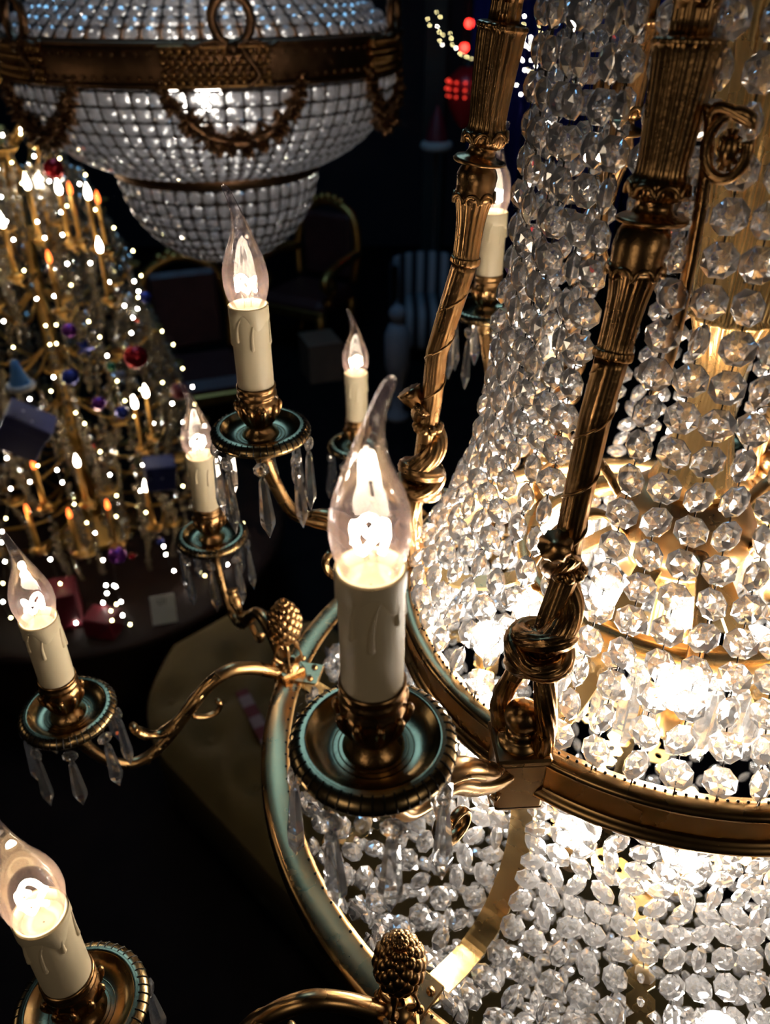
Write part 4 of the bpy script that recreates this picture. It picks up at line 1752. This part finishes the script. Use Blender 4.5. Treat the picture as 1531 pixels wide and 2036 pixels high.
mb = MB()
a, b = sight(478, 1372, d=2.07), sight(548, 1505, d=2.07)
dv = (b - a)
L = dv.length
mb.box((0, 0, 0), (0.045, L, 0.012), 0, None, 0.004)
o = mb.build('striped_ribbon', M['candystripe'], None, (a + b) / 2)
o.rotation_euler.z = math.atan2(dv.y, dv.x) - PI / 2
tag(o, 'narrow white and dark red strip lying across the olive chaise', 'ribbon')


# ------------------------------------------------------------------ furniture in the dark
def armchair(loc, rz, label):
    t = thing('gilded_armchair', label, 'chair', loc)
    t.rotation_euler.z = rz
    mb = MB()
    mb.box((0, 0, 0.43), (0.58, 0.56, 0.14), 0, None, 0.05)
    mb.build('seat', M['leather'], t)
    mb = MB()
    vs = smooth_path([(-0.27, 0.27, 0.5), (-0.29, 0.31, 0.8), (-0.22, 0.34, 1.02), (0, 0.35, 1.12), (0.22, 0.34, 1.02), (0.29, 0.31, 0.8), (0.27, 0.27, 0.5)], 6)
    mb.tube(vs, 0.038, 10)
    for sg in (-1, 1):
        mb.tube(smooth_path([(sg * 0.29, 0.29, 0.74), (sg * 0.34, 0.05, 0.76), (sg * 0.34, -0.2, 0.72), (sg * 0.34, -0.29, 0.66), (sg * 0.34, -0.24, 0.60), (sg * 0.34, -0.19, 0.64)], 5), 0.04, 10)
        mb.tube(smooth_path([(sg * 0.34, -0.22, 0.68), (sg * 0.32, -0.12, 0.58), (sg * 0.31, -0.22, 0.46)], 5), 0.032, 10)
    for i in range(5):
        mb.sphere((-0.12 + 0.06 * i, 0.345, 1.12 + 0.03 * math.sin(PI * i / 4)), 0.035, 10, 8)
    mb.box((0, -0.28, 0.38), (0.6, 0.03, 0.08), 0, None, 0.012)
    mb.build('carved_frame', M['gilt'], t)
    mb = MB()
    mb.box((0, 0.31, 0.78), (0.46, 0.07, 0.52), 0, None, 0.03)
    mb.build('backrest', M['leather'], t)
    l0 = None
    for (x, y) in ((-0.26, -0.25), (0.26, -0.25), (-0.25, 0.25), (0.25, 0.25)):
        if l0 is None:
            mb = MB()
            mb.tube(smooth_path([(0, 0, 0.40), (0.02, -0.03, 0.28), (0.0, 0.0, 0.12), (-0.01, -0.03, 0.02)], 5), [0.04, 0.042, 0.044, 0.044, 0.042, 0.038, 0.034, 0.03, 0.028, 0.026, 0.024, 0.024, 0.024, 0.026, 0.03, 0.032], 10)
            l0 = mb.build('leg', M['gilt'], t)
            o = l0
        else:
            o = dup(l0, t)
        o.location = (x, y, 0)


armchair((-1.22, 4.9, 0), 0.35, 'carved gilded armchair behind the tallest candle, with curling arms')
armchair((-0.62, 6.5, 0), -0.5, 'dark gilded armchair further right, half lost in shadow')

bx = sight(640, 745, d=2.6)
t = thing('cardboard_box', 'plain brown box on the floor beside the dark armchair', 'box', (bx.x, bx.y, 0))
t.rotation_euler.z = 0.35
mb = MB()
mb.box((0, 0, 0.15), (0.26, 0.30, 0.30), 0, None, 0.003)
mb.build('body', M['kraft'], t)
mb = MB()
mb.box((0, 0, 0.302), (0.268, 0.308, 0.02), 0, None, 0.003)
mb.build('lid', M['kraft'], t)


def post(u, v_base, h, label):
    b = sight(u, v_base, d=H)
    t = thing('turned_post', label, 'post', b)
    mb = MB()
    s = h / 0.85
    mb.lathe([(0.0005, 0), (0.085 * s, 0), (0.085 * s, 0.03 * s), (0.045 * s, 0.06 * s), (0.04 * s, 0.2 * s), (0.06 * s, 0.32 * s), (0.088 * s, 0.40 * s), (0.088 * s, 0.62 * s), (0.06 * s, 0.69 * s), (0.03 * s, 0.71 * s)], 28)
    mb.build('shaft', M['white'], t)
    mb = MB()
    mb.sphere((0, 0, 0.765 * s), 0.06 * s, 20, 14)
    mb.build('ball_top', M['white'], t)


post(790, 830, 0.85, 'pale turned post with a ball top standing in the dark')

sb = sight(850, 700, d=2.5)
t = thing('striped_tub_chair', 'round tub chair in black and white stripes, half hidden by a gilt branch', 'chair', (sb.x, sb.y + 0.25, 0))
mb = MB()
vs, fs = [], []
nn = 40
for i in range(nn + 1):
    a = R_(-20 + 220 * i / nn)
    for (r, z) in ((0.30, 0.12), (0.31, 0.72), (0.29, 0.76), (0.25, 0.74), (0.24, 0.4), (0.24, 0.12)):
        vs.append((r * math.cos(a), r * math.sin(a), z))
for i in range(nn):
    for q in range(5):
        fs.append((i * 6 + q, i * 6 + 6 + q, i * 6 + 7 + q, i * 6 + q + 1))
mb.add(vs, fs, 0, True)
recalc(mb.build('backrest', M['stripe'], t))
mb = MB()
mb.lathe([(0.0005, 0.12), (0.26, 0.12), (0.29, 0.16), (0.29, 0.38), (0.25, 0.43), (0.0005, 0.44)], 40)
mb.build('seat', M['stripe'], t)
l0 = None
for (x, y) in ((-0.18, -0.18), (0.18, -0.18), (-0.18, 0.18), (0.18, 0.18)):
    if l0 is None:
        mb = MB()
        mb.lathe([(0.0005, 0), (0.014, 0), (0.022, 0.12), (0.0005, 0.121)], 12)
        l0 = mb.build('leg', M['wicker'], t)
        o = l0
    else:
        o = dup(l0, t)
    o.location = (x, y, 0)

# fur trimmed hat on an added stand, standing in for a Santa figure
hp = sight(870, 290, f=7.0)
t = thing('santa_stand_in_hat', 'dark red pointed hat with pale fur brim on an added stand, for a Santa figure', 'hat', (hp.x, hp.y, 0))
mb = MB()
mb.lathe([(0.0005, 0), (0.16, 0), (0.15, 0.02), (0.02, 0.05), (0.018, hp.z)], 20)
mb.build('stand', M['wicker'], t)
mb = MB()
mb.lathe([(0.10, hp.z), (0.09, hp.z + 0.08), (0.05, hp.z + 0.2), (0.0005, hp.z + 0.30)], 20)
mb.build('crown', M['darkred'], t)
mb = MB()
mb.tube([(0.095 * math.cos(2 * PI * i / 24), 0.095 * math.sin(2 * PI * i / 24), hp.z) for i in range(24)], 0.038, 8, closed=True)
mb.build('brim', M['fur'], t)

# blue drape at the back
mb = MB()
vs, fs = [], []
for i in range(81):
    x = 0.9 + 2.2 * i / 80
    y = 9.3 + 0.06 * math.sin(i * 0.9)
    vs += [(x, y, 0.02), (x, y, 3.4)]
for i in range(80):
    fs.append((2 * i, 2 * i + 2, 2 * i + 3, 2 * i + 1))
mb.add(vs, fs, 0, True)
o = mb.build('blue_drape', M['navy'])
tag(o, 'deep blue drape hanging on the back wall behind the far candle', 'curtain')
sol = o.modifiers.new('thickness', 'SOLIDIFY')
sol.thickness = 0.01

# slim teal upright at the back
col = slab('trim_1', (0.53, 9.45, 2.0), (0.22, 0.14, 4.0), simple('teal_trim_paint', (0.012, 0.03, 0.035), 0.6))


def far_string(name_label, uv, f, group=None):
    """fairy lights far away, hung from the ceiling on their cord"""
    pts = [sight(u, v, f=f + ra.uniform(-.15, .15)) for u, v in uv]
    top = Vector((pts[0].x, pts[0].y, CEIL))
    mb = MB()
    mb.tube([top] + pts, 0.003, 4, 0, False)
    o = mb.build('fairy_light_string', M['black'])
    tag(o, name_label, 'string lights')
    for i, p in enumerate(pts):
        l = dup(led_y if ra.random() < 0.45 else led_proto, o)
        l.location = p
        l.scale = (1.1, 1.1, 1.1)


far_string('curved string of pale fairy lights at the back, left of the gilt branch',
           [(853, 38), (857, 51), (871, 25), (878, 34), (872, 53), (876, 64), (883, 70), (877, 81), (882, 89), (898, 67), (900, 77), (902, 89), (909, 96), (917, 107), (923, 110), (931, 114), (940, 118), (927, 127), (931, 132)], 8.2)
far_string('tangle of fairy lights at the back, between gilt branch and crystal strands',
           [(1045, 33), (1044, 49), (1046, 58), (1043, 72), (1044, 76), (1058, 75), (1057, 84), (1045, 88), (1048, 92), (1052, 95), (1056, 97), (1063, 94), (1064, 103), (1035, 92), (1028, 88), (1038, 118), (1042, 121), (1059, 121), (1068, 132), (1046, 140), (1053, 139), (1055, 143), (1062, 144), (1029, 170), (1038, 188), (1055, 170), (1060, 201), (1076, 52), (1078, 66), (1087, 36)], 8.4)


def red_lamp(u, v, f, r, label):
    p = sight(u, v, f=f)
    t = thing('red_lamp', label, 'lamp', p)
    m1 = MB()
    m1.sphere((0, 0, 0), r, 16, 12)
    m1.build('globe', M['redglow'], t)
    m1 = MB()
    m1.lathe([(r * 0.5, r * 0.85), (r * 0.5, r * 1.3), (0.0005, r * 1.35)], 14)
    m1.tube([(0, 0, r * 1.3), (0, 0, CEIL - p.z)], 0.004, 5)
    m1.build('cord', M['black'], t)


red_lamp(936, 47, 7.6, 0.034, 'upper small red glowing lamp beside the far gilt branch')
red_lamp(926, 95, 8.0, 0.036, 'lower small red glowing lamp at the end of the fairy string')

p = sight(932, 190, f=7.0)
t = thing('red_lantern', 'round red patterned lantern hanging behind the far gilt branch', 'lantern', p)
mb = MB()
mb.lathe([(0.03, -0.24), (0.10, -0.17), (0.15, -0.06), (0.165, 0.04), (0.14, 0.13), (0.07, 0.19), (0.03, 0.2)], 28)
mb.build('shade', simple('red_lantern_glass', (0.55, 0.015, 0.02), 0.3, 0.1), t)
mb = MB()
for j in range(3):
    for k in range(14):
        a = 2 * PI * k / 14
        rr = (0.162, 0.168, 0.158)[j]
        mb.sphere((rr * math.cos(a), rr * math.sin(a), 0.10 - 0.05 * j), 0.010, 8, 6)
mb.build('glowing_dots', emit('lantern_dot_glow', (1.0, 0.05, 0.03), 1.3), t)
mb = MB()
mb.lathe([(0.04, 0.19), (0.035, 0.23), (0.0005, 0.24)], 16)
mb.tube([(0, 0, 0.22), (0, 0, CEIL - p.z)], 0.005, 5)
mb.build('cord', M['black'], t)

# ------------------------------------------------------------------ light of the shop and added fill
def area(name, loc, rot, sx, sy, power, col):
    l = bpy.data.lights.new(name, 'AREA')
    l.shape = 'RECTANGLE'
    l.size, l.size_y = sx, sy
    l.energy = power
    l.color = col
    o = bpy.data.objects.new(name, l)
    COL.objects.link(o)
    o.location = loc
    o.rotation_euler = rot


area('ceiling_panel_light', (-0.7, 3.6, CEIL - 0.1), (0, 0, 0), 1.2, 3.0, 30, (0.24, 0.58, 1.0))
# added warm fill behind and beside the viewer, no lamps modelled there
point_light('warm_fill_light', (-1.0, -1.3, 3.0), 6.5, (1.0, 0.80, 0.58), 0.35)
point_light('warm_fill_light', (1.6, -1.2, 2.9), 9, (1.0, 0.82, 0.62), 0.35)
point_light('warm_fill_light', (-2.6, 0.8, 2.8), 4, (1.0, 0.80, 0.56), 0.3)

# ------------------------------------------------------------------ camera, sky of the dark shop, view
cam_d = bpy.data.cameras.new('camera')
cam = bpy.data.objects.new('camera', cam_d)
COL.objects.link(cam)
p_, roll_ = R_(33.6115), R_(-0.1619)
fwd = Vector((0, math.cos(p_), -math.sin(p_)))
dn = Vector((0, -math.sin(p_), -math.cos(p_)))
rt = Vector((1, 0, 0))
c_, s_ = math.cos(roll_), math.sin(roll_)
# image x axis and image down axis in camera space, turned by the small roll
ix = rt * c_ - dn * s_
iy = rt * s_ + dn * c_
Rm = Matrix((ix, -iy, -fwd)).transposed().to_4x4()
Rm.translation = Vector((0, 0, H))
cam.matrix_world = Rm
cam_d.sensor_fit = 'VERTICAL'
cam_d.sensor_height = 36.0
cam_d.lens = 1586.88 / 2036 * 36.0
cam_d.clip_start = 0.02
cam_d.dof.use_dof = True
cam_d.dof.focus_distance = 0.5
cam_d.dof.aperture_fstop = 28.06 / 3.6
scene.camera = cam

w = bpy.data.worlds.new('dark_shop')
w.use_nodes = True
w.node_tree.nodes['Background'].inputs['Color'].default_value = (0.25, 0.32, 0.55, 1)
w.node_tree.nodes['Background'].inputs['Strength'].default_value = 0.004
scene.world = w
scene.view_settings.view_transform = 'Standard'
scene.view_settings.look = 'None'
scene.view_settings.gamma = 1
scene.view_settings.exposure = 0.15
scene.view_settings.use_curve_mapping = False
cy = scene.cycles
cy.max_bounces = 10
cy.transmission_bounces = 9
cy.glossy_bounces = 4
cy.diffuse_bounces = 2
cy.use_adaptive_sampling = True
cy.adaptive_threshold = 0.045
cy.adaptive_min_samples = 16
cy.time_limit = 700
cy.transparent_max_bounces = 16
cy.caustics_reflective = True
cy.caustics_refractive = True
cy.sample_clamp_indirect = 6.0
cy.use_denoising = True
cy.use_light_tree = True
